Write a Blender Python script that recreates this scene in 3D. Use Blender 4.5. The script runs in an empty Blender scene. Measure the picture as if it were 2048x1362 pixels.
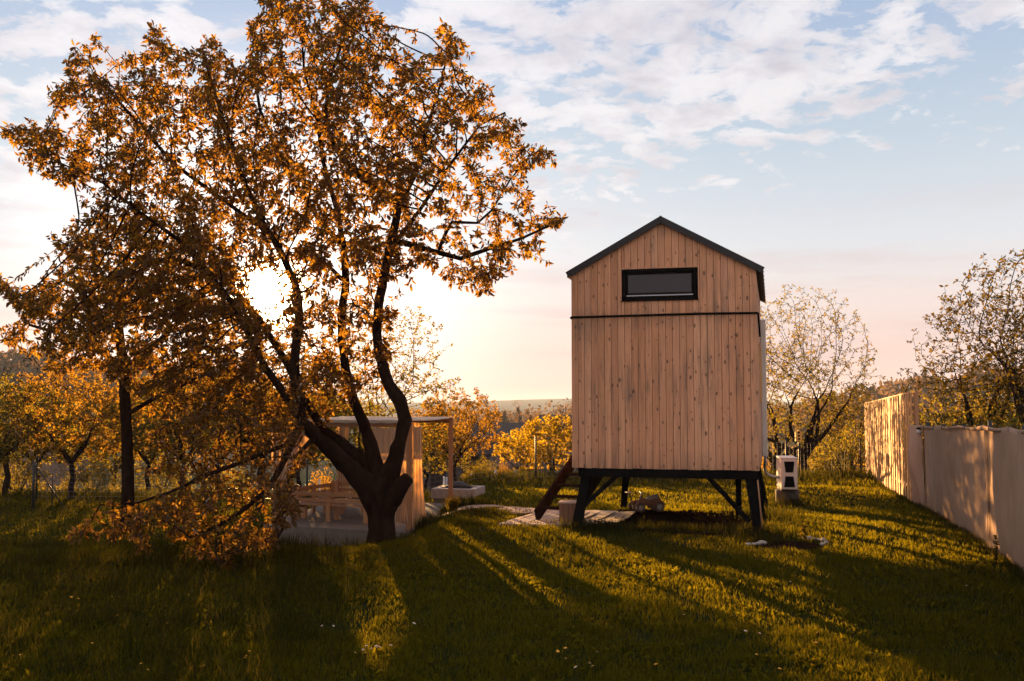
import bpy, math, random
import numpy as np
from mathutils import Vector, Matrix, noise as mnoise
R = math.radians
rng = np.random.default_rng(11)
random.seed(5)
scene = bpy.context.scene
col = scene.collection

# ---------------------------------------------------------------- camera
F = 1990.0; W0, H0 = 2048.0, 1362.0
PITCH = R(3.65); EYE = 2.0
cam_d = bpy.data.cameras.new('camera'); cam = bpy.data.objects.new('camera', cam_d); col.objects.link(cam)
cam_d.sensor_width = 36.0; cam_d.lens = 36.0 * F / W0; cam_d.clip_start = 0.1; cam_d.clip_end = 9000
cam.location = (0, 0, EYE); cam.rotation_euler = (R(90) + PITCH, 0, 0)
scene.camera = cam
def P(u, v, Y):
    """point at world depth Y seen at photo pixel (u, v)"""
    a, b = (u - W0/2)/F, (H0/2 - v)/F
    y = math.cos(PITCH) - b*math.sin(PITCH); z = math.sin(PITCH) + b*math.cos(PITCH)
    return Vector((a*Y/y, Y, EYE + z*Y/y))

# ---------------------------------------------------------------- terrain height
YZ = np.array([[-60,0],[16,0],[22,-.16],[31,-.35],[38,-.9],[46,-2.6],[60,-4.5],[120,-9],[400,-15],[1300,-17],[2300,5],[3000,8],[3600,2]])
def sst(t): t = np.clip(t, 0, 1); return t*t*(3-2*t)
def hz(x, y):
    x = np.asarray(x, float); y = np.asarray(y, float)
    z = np.interp(y, YZ[:,0], YZ[:,1])
    z = z - .62*sst((y-13.5)/4.5)*sst((-x-.8)/2)
    z = z + .025*np.sin(x*1.3+.5)*np.sin(y*.9)*sst((y-5)/5) + .015*np.sin(x*2.9+y*1.7)
    far = sst((y-90)/150)
    # wooded rises on both sides of the valley
    z = z + far*19*np.exp(-((x+130)/75)**2-((y-300)/130)**2)
    z = z + far*17*np.exp(-((x-150)/70)**2-((y-270)/110)**2)
    z = z + sst((y-900)/900)*7*(np.sin(x*.0021+1)+.5*np.sin(x*.0063))
    return z
def gz(x, y): return float(hz(x, y))

# ---------------------------------------------------------------- helpers
def tag(o, label=None, cat=None, group=None, kind=None):
    if label: o['label'] = label
    if cat: o['category'] = cat
    if group: o['group'] = group
    if kind: o['kind'] = kind
    return o
def empty(name, loc, rz=0.0):
    o = bpy.data.objects.new(name, None); col.objects.link(o)
    o.location = loc; o.rotation_euler = (0, 0, rz); o.empty_display_size = .1
    return o
class MB:
    def __init__(s): s.v = []; s.f = []; s.sm = []
    def add(s, vs, fs, smooth=False):
        n = len(s.v); s.v += [tuple(p) for p in vs]
        s.f += [tuple(i+n for i in f) for f in fs]; s.sm += [smooth]*len(fs); return s
    def box(s, x0, x1, y0, y1, z0, z1, M=None):
        vs = [Vector((x, y, z)) for z in (z0, z1) for y in (y0, y1) for x in (x0, x1)]
        if M is not None: vs = [M @ p for p in vs]
        return s.add(vs, [(0,2,3,1),(4,5,7,6),(0,1,5,4),(2,6,7,3),(0,4,6,2),(1,3,7,5)])
    def beam(s, a, b, w, h, up=(0,0,1)):
        a, b = Vector(a), Vector(b); d = (b-a).normalized(); u = Vector(up)
        sx = d.cross(u)
        if sx.length < 1e-4: sx = Vector((1,0,0))
        sx.normalize(); uz = sx.cross(d).normalized()
        vs = [p + sx*i*w/2 + uz*j*h/2 for p in (a, b) for i, j in ((-1,-1),(1,-1),(1,1),(-1,1))]
        return s.add(vs, [(0,1,2,3),(7,6,5,4),(0,4,5,1),(1,5,6,2),(2,6,7,3),(3,7,4,0)])
    def prism(s, poly, z0, z1, M=None):
        n = len(poly); vs = [Vector((x, y, z)) for z in (z0, z1) for x, y in poly]
        if M is not None: vs = [M @ p for p in vs]
        fs = [tuple(reversed(range(n))), tuple(range(n, 2*n))] + [(i, (i+1)%n, n+(i+1)%n, n+i) for i in range(n)]
        return s.add(vs, fs)
    def tube(s, pts, rad, sides=8, cap=True, smooth=True):
        pts = [Vector(p) for p in pts]; n = len(pts)
        if not hasattr(rad, '__len__'): rad = [rad]*n
        ref = None; vs = []
        for i, p in enumerate(pts):
            d = (pts[min(i+1,n-1)] - pts[max(i-1,0)]).normalized()
            if ref is None: ref = d.orthogonal().normalized()
            ref = ref - d*ref.dot(d)
            ref = ref.normalized() if ref.length > 1e-6 else d.orthogonal().normalized()
            bn = d.cross(ref)
            for k in range(sides):
                a = 2*math.pi*k/sides
                vs.append(p + (ref*math.cos(a) + bn*math.sin(a))*rad[i])
        fs = [(i*sides+k, i*sides+(k+1)%sides, (i+1)*sides+(k+1)%sides, (i+1)*sides+k) for i in range(n-1) for k in range(sides)]
        if cap: fs += [tuple(reversed(range(sides))), tuple(range((n-1)*sides, n*sides))]
        return s.add(vs, fs, smooth)
    def lathe(s, prof, c=(0,0,0), sides=16, M=None, smooth=True):
        vs = []
        for r, z in prof:
            for k in range(sides):
                a = 2*math.pi*k/sides; p = Vector((c[0]+r*math.cos(a), c[1]+r*math.sin(a), c[2]+z))
                vs.append(M @ p if M is not None else p)
        n = len(prof)
        fs = [(i*sides+k, i*sides+(k+1)%sides, (i+1)*sides+(k+1)%sides, (i+1)*sides+k) for i in range(n-1) for k in range(sides)]
        fs += [tuple(reversed(range(sides))), tuple(range((n-1)*sides, n*sides))]
        return s.add(vs, fs, smooth)
    def blob(s, c, r, seed=0, amp=.2, nu=10, nv=7):
        vs = []; c = Vector(c)
        for j in range(nv+1):
            th = math.pi*j/nv
            for i in range(nu):
                ph = 2*math.pi*i/nu; d = Vector((math.sin(th)*math.cos(ph), math.sin(th)*math.sin(ph), math.cos(th)))
                k = 1 + amp*mnoise.noise(d*1.7 + Vector((seed*3.1, seed, -seed)))*2
                vs.append(c + Vector((d.x*r[0]*k, d.y*r[1]*k, d.z*r[2]*k)))
        fs = [(j*nu+i, (j+1)*nu+i, (j+1)*nu+(i+1)%nu, j*nu+(i+1)%nu) for j in range(nv) for i in range(nu)]
        return s.add(vs, fs, True)
    def grid(s, fn, nu, nv, smooth=True):
        vs = [fn(i/nu, j/nv) for j in range(nv+1) for i in range(nu+1)]
        w = nu+1
        return s.add(vs, [(j*w+i, j*w+i+1, (j+1)*w+i+1, (j+1)*w+i) for j in range(nv) for i in range(nu)], smooth)
    def build(s, name, mat, parent=None, bevel=0, solid=0):
        me = bpy.data.meshes.new(name); me.from_pydata(s.v, [], s.f); me.update()
        me.polygons.foreach_set('use_smooth', s.sm)
        o = bpy.data.objects.new(name, me); col.objects.link(o)
        if mat: me.materials.append(mat)
        if parent: o.parent = parent
        if solid:
            m = o.modifiers.new('solid', 'SOLIDIFY'); m.thickness = solid; m.offset = 0
        if bevel:
            m = o.modifiers.new('bevel', 'BEVEL'); m.width = bevel; m.segments = 2; m.limit_method = 'ANGLE'
        return o
def np_mesh(name, verts, faces, mat, parent=None, smooth=False):
    """faces: (n, k) int array, all the same size, or list of such arrays"""
    fl = faces if isinstance(faces, list) else [faces]
    me = bpy.data.meshes.new(name)
    me.vertices.add(len(verts)); me.vertices.foreach_set('co', np.ascontiguousarray(verts, dtype=np.float32).ravel())
    loops = np.concatenate([f.ravel() for f in fl]); sizes = np.concatenate([np.full(len(f), f.shape[1]) for f in fl])
    starts = np.concatenate([[0], np.cumsum(sizes)[:-1]])
    me.loops.add(len(loops)); me.loops.foreach_set('vertex_index', loops.astype(np.int32))
    me.polygons.add(len(sizes)); me.polygons.foreach_set('loop_start', starts.astype(np.int32))
    try: me.polygons.foreach_set('loop_total', sizes.astype(np.int32))
    except Exception: pass
    if smooth: me.polygons.foreach_set('use_smooth', np.ones(len(sizes), bool))
    me.update(calc_edges=True); me.validate()
    me.materials.append(mat)
    o = bpy.data.objects.new(name, me); col.objects.link(o)
    if parent: o.parent = parent
    return o
def copy_tree(o, parent=None):
    c = o.copy(); col.objects.link(c)
    if parent: c.parent = parent
    for ch in list(o.children): copy_tree(ch, c)
    return c

# ---------------------------------------------------------------- materials
def newmat(name):
    m = bpy.data.materials.new(name); m.use_nodes = True; nt = m.node_tree
    for n in list(nt.nodes): nt.nodes.remove(n)
    out = nt.nodes.new('ShaderNodeOutputMaterial')
    return m, nt, out
def N(nt, typ, **kw):
    n = nt.nodes.new(typ)
    for k, v in kw.items():
        if k in n.inputs.keys() if isinstance(k, str) else False: n.inputs[k].default_value = v
        else: setattr(n, k, v)
    return n
def ramp(nt, fac, stops):
    r = nt.nodes.new('ShaderNodeValToRGB'); e = r.color_ramp.elements
    while len(e) > 1: e.remove(e[-1])
    e[0].position = stops[0][0]; e[0].color = (*stops[0][1], 1) if len(stops[0][1]) == 3 else stops[0][1]
    for p, c in stops[1:]:
        x = e.new(p); x.color = (*c, 1) if len(c) == 3 else c
    nt.links.new(fac, r.inputs[0]); return r.outputs[0]
def coords(nt, scale=(1,1,1), kind='Object'):
    tc = nt.nodes.new('ShaderNodeTexCoord'); mp = nt.nodes.new('ShaderNodeMapping')
    mp.inputs['Scale'].default_value = scale
    nt.links.new(tc.outputs[kind], mp.inputs[0]); return mp.outputs[0]
def noise(nt, vec, scale=5, detail=4, rough=.55):
    n = nt.nodes.new('ShaderNodeTexNoise'); n.inputs['Scale'].default_value = scale
    n.inputs['Detail'].default_value = detail; n.inputs['Roughness'].default_value = rough
    if vec is not None: nt.links.new(vec, n.inputs['Vector'])
    return n.outputs[0]
def mixc(nt, fac, a, b, mode='MIX'):
    m = nt.nodes.new('ShaderNodeMix'); m.data_type = 'RGBA'; m.blend_type = mode
    for s, i in ((fac, 0), (a, 6), (b, 7)):
        if hasattr(s, 'is_output'): nt.links.new(s, m.inputs[i])
        elif i == 0: m.inputs[0].default_value = s
        else: m.inputs[i].default_value = (*s, 1)
    return m.outputs[2]
def math_(nt, op, a, b=None, c=None, clamp=False):
    m = nt.nodes.new('ShaderNodeMath'); m.operation = op; m.use_clamp = clamp
    for i, s in enumerate((a, b, c)):
        if s is None: continue
        if hasattr(s, 'is_output'): nt.links.new(s, m.inputs[i])
        else: m.inputs[i].default_value = s
    return m.outputs[0]
def principled(nt, out, color, rough=.7, metal=0, bump=None, bstr=.3, bdist=.01, spec=.5):
    b = nt.nodes.new('ShaderNodeBsdfPrincipled')
    if hasattr(color, 'is_output'): nt.links.new(color, b.inputs['Base Color'])
    else: b.inputs['Base Color'].default_value = (*color, 1)
    if hasattr(rough, 'is_output'): nt.links.new(rough, b.inputs['Roughness'])
    else: b.inputs['Roughness'].default_value = rough
    b.inputs['Metallic'].default_value = metal; b.inputs['Specular IOR Level'].default_value = spec
    if bump is not None:
        bp = nt.nodes.new('ShaderNodeBump'); bp.inputs['Strength'].default_value = bstr; bp.inputs['Distance'].default_value = bdist
        nt.links.new(bump, bp.inputs['Height']); nt.links.new(bp.outputs[0], b.inputs['Normal'])
    nt.links.new(b.outputs[0], out.inputs[0]); return b
def matte(nt, out, color, bump=None, bstr=.3, bdist=.01):
    d = nt.nodes.new('ShaderNodeBsdfDiffuse'); d.inputs['Roughness'].default_value = .6
    if hasattr(color, 'is_output'): nt.links.new(color, d.inputs[0])
    else: d.inputs[0].default_value = (*color, 1)
    if bump is not None:
        bp = nt.nodes.new('ShaderNodeBump'); bp.inputs['Strength'].default_value = bstr; bp.inputs['Distance'].default_value = bdist
        nt.links.new(bump, bp.inputs['Height']); nt.links.new(bp.outputs[0], d.inputs['Normal'])
    nt.links.new(d.outputs[0], out.inputs[0])
def simple(name, c1, c2=None, rough=.7, scale=8, metal=0, stretch=(1,1,1), bstr=.3, bdist=.01, spec=.4):
    m, nt, out = newmat(name); c2 = c2 or tuple(x*.7 for x in c1)
    nz = noise(nt, coords(nt, stretch), scale, 6, .6)
    cc_ = ramp(nt, nz, [(.3, c2), (.7, c1)])
    if spec < .15 and not metal: matte(nt, out, cc_, nz, bstr, bdist)
    else: principled(nt, out, cc_, rough, metal, nz, bstr, bdist, spec)
    return m
def leafmat(name, cols, trans, tmix=.5, gloss=.06, spread=.0):
    """cols: reflect colours over random island; trans: transmitted colours"""
    m, nt, out = newmat(name)
    g = nt.nodes.new('ShaderNodeNewGeometry'); ri = g.outputs['Random Per Island']
    c = ramp(nt, ri, [(i/max(1, len(cols)-1), x) for i, x in enumerate(cols)])
    t = ramp(nt, ri, [(i/max(1, len(trans)-1), x) for i, x in enumerate(trans)])
    d = nt.nodes.new('ShaderNodeBsdfDiffuse'); tr = nt.nodes.new('ShaderNodeBsdfTranslucent')
    nt.links.new(c, d.inputs[0]); nt.links.new(t, tr.inputs[0])
    mx = nt.nodes.new('ShaderNodeMixShader'); mx.inputs[0].default_value = tmix
    nt.links.new(d.outputs[0], mx.inputs[1]); nt.links.new(tr.outputs[0], mx.inputs[2])
    gl = nt.nodes.new('ShaderNodeBsdfGlossy'); gl.inputs['Roughness'].default_value = .42; gl.inputs[0].default_value = (.8,.8,.8,1)
    m2 = nt.nodes.new('ShaderNodeMixShader'); m2.inputs[0].default_value = gloss
    nt.links.new(mx.outputs[0], m2.inputs[1]); nt.links.new(gl.outputs[0], m2.inputs[2])
    nt.links.new(m2.outputs[0], out.inputs[0]); return m
def clothmat(name, c1, c2, tcol, tmix=.35, weave=140, dirt=False):
    m, nt, out = newmat(name); v = coords(nt)
    nz = noise(nt, v, 2.2, 5, .6); c = ramp(nt, nz, [(.3, c2), (.68, c1)])
    d = nt.nodes.new('ShaderNodeBsdfDiffuse'); tr = nt.nodes.new('ShaderNodeBsdfTranslucent')
    wv = nt.nodes.new('ShaderNodeTexWave'); wv.inputs['Scale'].default_value = weave/6.28; wv.bands_direction = 'Z'; nt.links.new(v, wv.inputs[0])
    bp = nt.nodes.new('ShaderNodeBump'); bp.inputs['Strength'].default_value = .25; bp.inputs['Distance'].default_value = .004
    nt.links.new(wv.outputs[1], bp.inputs['Height']); nt.links.new(bp.outputs[0], d.inputs['Normal'])
    c = mixc(nt, math_(nt, 'MULTIPLY', wv.outputs[1], .25), c, tuple(x*.6 for x in c2))
    if dirt:
        sz_ = nt.nodes.new('ShaderNodeSeparateXYZ'); nt.links.new(coords(nt), sz_.inputs[0])
        e = math_(nt, 'SUBTRACT', 1.0, math_(nt, 'MULTIPLY', math_(nt, 'ADD', sz_.outputs[2], .1), 2.4), clamp=True)
        e = math_(nt, 'MULTIPLY', e, ramp(nt, noise(nt, coords(nt), 4.5, 6, .65), [(.3,(.2,.2,.2)),(.65,(1,1,1))]))
        c = mixc(nt, math_(nt, 'MULTIPLY', e, .75), c, (.12,.08,.05))
        c = mixc(nt, math_(nt, 'MULTIPLY', ramp(nt, noise(nt, coords(nt, (1,1,.35)), 3.0, 6, .7), [(.45,(0,0,0)),(.7,(1,1,1))]), .35), c, tuple(x*.62 for x in c2))
    nt.links.new(c, d.inputs[0]); tr.inputs[0].default_value = (*tcol, 1)
    mx = nt.nodes.new('ShaderNodeMixShader'); mx.inputs[0].default_value = tmix
    nt.links.new(d.outputs[0], mx.inputs[1]); nt.links.new(tr.outputs[0], mx.inputs[2]); nt.links.new(mx.outputs[0], out.inputs[0])
    return m
def plankmat(name, tones, axis='z', knots=True, grime=None, rough=.75, stain=0):
    """wood whose tone changes board by board (each board is an island), with grain and knots"""
    m, nt, out = newmat(name)
    g = nt.nodes.new('ShaderNodeNewGeometry'); ri = g.outputs['Random Per Island']
    base = ramp(nt, ri, [(i/(len(tones)-1), t) for i, t in enumerate(tones)])
    sc = {'z': (1,1,.05), 'y': (1,.05,1), 'x': (.05,1,1)}[axis]
    v = coords(nt, sc)
    off = nt.nodes.new('ShaderNodeVectorMath'); off.operation = 'ADD'
    cb = nt.nodes.new('ShaderNodeCombineXYZ'); r7 = math_(nt, 'MULTIPLY', ri, 37.0)
    for i in range(3): nt.links.new(r7, cb.inputs[i])
    nt.links.new(v, off.inputs[0]); nt.links.new(cb.outputs[0], off.inputs[1])
    gr = noise(nt, off.outputs[0], 42, 7, .65)
    c = mixc(nt, math_(nt, 'MULTIPLY', ramp(nt, gr, [(.35,(0,0,0)),(.72,(1,1,1))]), .62), base, tuple(x*.5 for x in tones[0]))
    big = noise(nt, off.outputs[0], 5, 3, .5)
    c = mixc(nt, math_(nt, 'MULTIPLY', ramp(nt, big, [(.4,(0,0,0)),(.7,(1,1,1))]), .3), c, tuple(x*1.25 for x in tones[-1]))
    h = gr
    if knots:
        sx_ = nt.nodes.new('ShaderNodeSeparateXYZ'); nt.links.new(coords(nt), sx_.inputs[0])
        hh = math_(nt, 'MULTIPLY', math_(nt, 'ADD', sx_.outputs[0], sx_.outputs[1]), 9.0)
        vv = math_(nt, 'ADD', math_(nt, 'MULTIPLY', sx_.outputs[2], 4.4), math_(nt, 'MULTIPLY', ri, 91.0))
        cb2 = nt.nodes.new('ShaderNodeCombineXYZ'); nt.links.new(hh, cb2.inputs[0]); nt.links.new(vv, cb2.inputs[1])
        vo = nt.nodes.new('ShaderNodeTexVoronoi'); vo.voronoi_dimensions = '2D'; vo.inputs['Scale'].default_value = 1.0; nt.links.new(cb2.outputs[0], vo.inputs[0])
        sz = ramp(nt, vo.outputs['Color'], [(0,(.002,.002,.002)),(.40,(.04,.04,.04)),(.7,(.14,.14,.14)),(1,(.22,.22,.22))])
        k = math_(nt, 'SUBTRACT', 1.0, math_(nt, 'DIVIDE', vo.outputs['Distance'], sz), clamp=True)
        k = ramp(nt, k, [(0,(0,0,0)),(.35,(.8,.8,.8)),(1,(1,1,1))])
        c = mixc(nt, math_(nt, 'MULTIPLY', k, .85), c, (.06,.03,.018))
    if stain:
        sv = coords(nt, (9, 9, .8)); s1 = noise(nt, sv, 1.0, 6, .7)
        s2 = noise(nt, coords(nt), 1.1, 3, .5)
        s = math_(nt, 'MULTIPLY', ramp(nt, s1, [(.47,(0,0,0)),(.66,(1,1,1))]), ramp(nt, s2, [(.40,(0,0,0)),(.58,(1,1,1))]))
        c = mixc(nt, math_(nt, 'MULTIPLY', s, stain), c, (.09,.075,.065))
    if stain:   # rain splash and drip marks along the bottom edge of the boards
        sz_ = nt.nodes.new('ShaderNodeSeparateXYZ'); nt.links.new(coords(nt), sz_.inputs[0])
        e1 = math_(nt, 'SUBTRACT', 1.0, math_(nt, 'MULTIPLY', math_(nt, 'SUBTRACT', sz_.outputs[2], .985), 3.2), clamp=True)
        e2 = math_(nt, 'SUBTRACT', 1.0, math_(nt, 'MULTIPLY', math_(nt, 'ABSOLUTE', math_(nt, 'SUBTRACT', sz_.outputs[2], 3.36)), 5.0), clamp=True)
        e = math_(nt, 'MULTIPLY', math_(nt, 'MAXIMUM', e1, math_(nt, 'MULTIPLY', e2, .8)), ramp(nt, noise(nt, coords(nt, (16,16,1.2)), 1.0, 5, .6), [(.35,(0,0,0)),(.65,(1,1,1))]))
        c = mixc(nt, math_(nt, 'MULTIPLY', e, .6), c, (.10,.06,.04))
    principled(nt, out, c, rough, 0, h, .35, .004, .3)
    return m

M = {}
M['clad'] = plankmat('cladding_wood', [(.45,.20,.094),(.60,.305,.165),(.50,.235,.12),(.64,.345,.19),(.42,.205,.12),(.56,.265,.13),(.51,.27,.165)], 'z', stain=.75)
M['deck'] = plankmat('deck_wood', [(.36,.24,.19),(.46,.32,.25),(.30,.20,.16),(.42,.28,.21)], 'y', knots=False)
M['slat'] = plankmat('slat_wood', [(.46,.25,.10),(.68,.40,.17),(.38,.20,.08),(.60,.33,.13)], 'z', knots=False)
M['post'] = plankmat('post_wood', [(.30,.15,.07),(.36,.19,.09)], 'z', knots=False)
M['bench'] = plankmat('bench_wood', [(.27,.13,.06),(.34,.18,.085),(.23,.11,.05)], 'x', knots=False)
M['darkwood'] = simple('dark_stained_wood', (.035,.017,.011), (.014,.007,.005), .8, 9, stretch=(1,1,.2), spec=.1)
M['log'] = plankmat('stool_wood', [(.15,.07,.035),(.20,.10,.05)], 'z', knots=False)
M['metal'] = simple('roof_metal', (.03,.028,.03), (.02,.02,.022), .5, 14, metal=.3, spec=.2)
M['black'] = simple('black_painted_beam', (.008,.007,.007), (.005,.005,.005), .75, 20, spec=.05)
M['frame'] = simple('window_frame', (.008,.007,.007), (.006,.005,.005), .6, 20, spec=.12)
M['white'] = simple('white_plastic', (.52,.47,.42), (.44,.39,.34), .45, 6, bstr=.05)
M['whitepaint'] = simple('whitewashed_stake', (.62,.62,.62), (.45,.45,.46), .7, 6)
M['greypipe'] = simple('pipe_insulation', (.42,.45,.5), (.3,.32,.36), .45, 30)
M['concrete'] = simple('concrete', (.14,.11,.09), (.09,.072,.058), .85, 7, bdist=.004)
M['sand'] = simple('sandy_path', (.34,.25,.19), (.25,.18,.135), .9, 10, bdist=.006)
M['darkconc'] = simple('mossy_stump', (.10,.075,.055), (.055,.04,.03), .9, 12, bstr=.6)
M['steel'] = simple('fence_steel', (.03,.03,.03), (.02,.02,.02), .5, 20, metal=.5)
M['wire'] = simple('galvanised_wire', (.22,.21,.2), (.15,.15,.14), .45, 20, metal=.7)
M['bark'] = simple('cherry_bark', (.032,.016,.010), (.010,.006,.004), .95, 9, stretch=(1,1,.35), bstr=.9, bdist=.03, spec=.05)
M['bark2'] = simple('orchard_bark', (.035,.022,.015), (.012,.008,.005), .95, 12, bstr=.8, bdist=.02, spec=.05)
M['curtain'] = clothmat('curtain_cloth', (.66,.53,.40), (.56,.44,.33), (.85,.62,.36), .55, 90)
M['canopy'] = clothmat('canopy_cloth', (.62,.55,.48), (.5,.44,.38), (.6,.5,.4), .35, 90)
M['shade'] = clothmat('shade_cloth', (.50,.36,.27), (.40,.28,.20), (.45,.30,.18), .2, 220, dirt=True)
M['leaf'] = leafmat('cherry_leaf', [(.022,.013,.004),(.036,.021,.006),(.028,.014,.005),(.045,.028,.008)], [(.20,.082,.006),(.38,.18,.013),(.22,.095,.007),(.50,.27,.022),(.28,.16,.010),(.40,.165,.012)], .52, .015)
M['leaf2'] = leafmat('orchard_leaf', [(.04,.030,.006),(.06,.045,.008),(.05,.033,.007)], [(.33,.17,.008),(.45,.25,.013),(.36,.165,.008)], .6, .015)
M['leaf3'] = leafmat('dark_leaf', [(.025,.020,.006),(.04,.028,.008)], [(.15,.10,.006),(.22,.145,.009)], .42, 0)
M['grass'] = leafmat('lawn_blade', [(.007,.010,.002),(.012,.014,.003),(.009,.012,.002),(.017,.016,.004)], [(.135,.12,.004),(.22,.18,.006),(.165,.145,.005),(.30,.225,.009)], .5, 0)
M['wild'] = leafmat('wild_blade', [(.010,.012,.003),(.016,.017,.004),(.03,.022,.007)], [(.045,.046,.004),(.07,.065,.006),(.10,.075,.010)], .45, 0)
M['blossom'] = leafmat('faded_blossom', [(.45,.36,.32),(.6,.5,.45)], [(.5,.36,.28),(.6,.45,.35)], .4)
M['woods'] = leafmat('far_foliage', [(.055,.035,.022),(.085,.055,.032),(.07,.05,.02)], [(.16,.09,.04),(.22,.13,.05)], .35, 0)
M['roof1'] = simple('slate_roof', (.055,.05,.05), (.04,.036,.036), .8, 5, spec=.1)
M['roof2'] = simple('brown_tiles', (.09,.045,.03), (.06,.03,.022), .8, 5, spec=.1)
M['wall1'] = simple('grey_render', (.13,.12,.125), (.09,.085,.09), .9, 4, spec=.1)
M['wall2'] = simple('warm_render', (.16,.10,.075), (.11,.07,.055), .9, 4, spec=.1)
M['rock'] = simple('pale_stone', (.30,.27,.24), (.2,.17,.15), .85, 14, bstr=.6)
M['char'] = simple('charred_iron', (.02,.018,.016), (.012,.011,.01), .7, 30)
M['rubber'] = simple('dull_rubber', (.16,.10,.07), (.10,.06,.045), .8, 20)
M['toyred'] = simple('faded_plastic', (.36,.16,.09), (.28,.12,.07), .5, 8)
M['toyseat'] = simple('pale_toy_seat', (.5,.42,.36), (.4,.33,.28), .5, 8)
M['yellow'] = simple('yellow_wood', (.62,.36,.08), (.5,.28,.06), .7, 9)
def glassmat():
    m, nt, out = newmat('dark_window_glass'); b = principled(nt, out, (.035,.028,.035), .06, 0, None, spec=.9); return m
M['glass'] = glassmat()
def netmat():
    m, nt, out = newmat('insect_screen'); v = coords(nt)
    br = nt.nodes.new('ShaderNodeTexBrick'); br.offset = 0; br.inputs['Scale'].default_value = 40; br.inputs['Mortar Size'].default_value = .12
    br.inputs['Color1'].default_value = (.065,.055,.065,1); br.inputs['Color2'].default_value = (.05,.043,.05,1); br.inputs['Mortar'].default_value = (.028,.024,.028,1)
    nt.links.new(v, br.inputs[0]); principled(nt, out, br.outputs[0], .6, 0, None); return m
M['screen'] = netmat()
def groundmat():
    m, nt, out = newmat('ground_turf'); v = coords(nt, kind='Object')
    a = noise(nt, v, 1.3, 8, .65); b = noise(nt, v, 26, 5, .7); c = noise(nt, v, .02, 4, .6)
    g1 = ramp(nt, a, [(.3,(.012,.015,.004)),(.5,(.018,.024,.005)),(.7,(.03,.03,.009))])
    g2 = mixc(nt, ramp(nt, b, [(.4,(0,0,0)),(.7,(.8,.8,.8))]), g1, (.016,.011,.006))
    sep = nt.nodes.new('ShaderNodeSeparateXYZ'); nt.links.new(v, sep.inputs[0])
    far = nt.nodes.new('ShaderNodeMapRange'); far.inputs[1].default_value = 60; far.inputs[2].default_value = 200; nt.links.new(sep.outputs[1], far.inputs[0])
    fields = ramp(nt, c, [(.35,(.06,.075,.02)),(.5,(.11,.09,.05)),(.6,(.07,.06,.035)),(.75,(.13,.12,.05))])
    matte(nt, out, mixc(nt, far.outputs[0], g2, fields), b, .8, .03); return m
M['ground'] = groundmat()
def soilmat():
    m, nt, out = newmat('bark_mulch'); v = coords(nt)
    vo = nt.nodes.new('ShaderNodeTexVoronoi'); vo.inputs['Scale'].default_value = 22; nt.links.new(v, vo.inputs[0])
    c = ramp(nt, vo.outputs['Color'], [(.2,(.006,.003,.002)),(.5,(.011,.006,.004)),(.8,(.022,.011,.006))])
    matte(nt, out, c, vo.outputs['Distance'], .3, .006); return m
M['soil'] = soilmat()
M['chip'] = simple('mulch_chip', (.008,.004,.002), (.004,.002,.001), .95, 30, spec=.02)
M['leaf4'] = leafmat('green_gold_leaf', [(.024,.024,.005),(.038,.034,.007),(.03,.022,.005)], [(.24,.20,.012),(.34,.26,.018),(.30,.18,.012)], .5, .01)

# ---------------------------------------------------------------- world: dusk sky with altocumulus
SUN_AZ, SUN_EL = R(-13.74), R(6.23)
EXPO = 2.35; SKYSEED = 7.7; EAST = .66
S = Vector((math.sin(SUN_AZ)*math.cos(SUN_EL), math.cos(SUN_AZ)*math.cos(SUN_EL), math.sin(SUN_EL)))
world = bpy.data.worlds.new('World'); scene.world = world; world.use_nodes = True
wt = world.node_tree
for n in list(wt.nodes): wt.nodes.remove(n)
wo = wt.nodes.new('ShaderNodeOutputWorld'); bg = wt.nodes.new('ShaderNodeBackground'); wt.links.new(bg.outputs[0], wo.inputs[0])
SKY_STR = .12
bg.inputs[1].default_value = SKY_STR
sky = wt.nodes.new('ShaderNodeTexSky'); sky.sky_type = 'NISHITA'; sky.sun_disc = False
sky.sun_elevation = SUN_EL; sky.sun_rotation = SUN_AZ; sky.air_density = 1.0; sky.dust_density = 1.6; sky.ozone_density = 1.4
tc = wt.nodes.new('ShaderNodeTexCoord'); sp = wt.nodes.new('ShaderNodeSeparateXYZ'); wt.links.new(tc.outputs['Generated'], sp.inputs[0])
X_, Y_, Z_ = sp.outputs
dot = wt.nodes.new('ShaderNodeVectorMath'); dot.operation = 'DOT_PRODUCT'; wt.links.new(tc.outputs['Generated'], dot.inputs[0]); dot.inputs[1].default_value = S
ct = math_(wt, 'MINIMUM', dot.outputs['Value'], 1.0)
ang = math_(wt, 'ARCCOSINE', ct)                                     # angle from the sun
zc = math_(wt, 'MAXIMUM', Z_, 0.0)
DISP = 2.0**-EXPO                                                    # display value -> scene radiance
den = math_(wt, 'ADD', zc, .16)
px = math_(wt, 'DIVIDE', X_, den); py = math_(wt, 'DIVIDE', Y_, den)
cv = wt.nodes.new('ShaderNodeCombineXYZ'); wt.links.new(px, cv.inputs[0]); wt.links.new(py, cv.inputs[1]); cv.inputs[2].default_value = SKYSEED
w1 = wt.nodes.new('ShaderNodeTexNoise'); w1.inputs['Scale'].default_value = 5.0; w1.inputs['Detail'].default_value = 4; wt.links.new(cv.outputs[0], w1.inputs[0])
wm = wt.nodes.new('ShaderNodeVectorMath'); wm.operation = 'MULTIPLY_ADD'; wt.links.new(w1.outputs['Color'], wm.inputs[0]); wm.inputs[1].default_value = (.12,.16,0); wt.links.new(cv.outputs[0], wm.inputs[2])
big = noise(wt, cv.outputs[0], 1.7, 3, .5)
puff = noise(wt, wm.outputs[0], 10.0, 9, .60)
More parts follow.
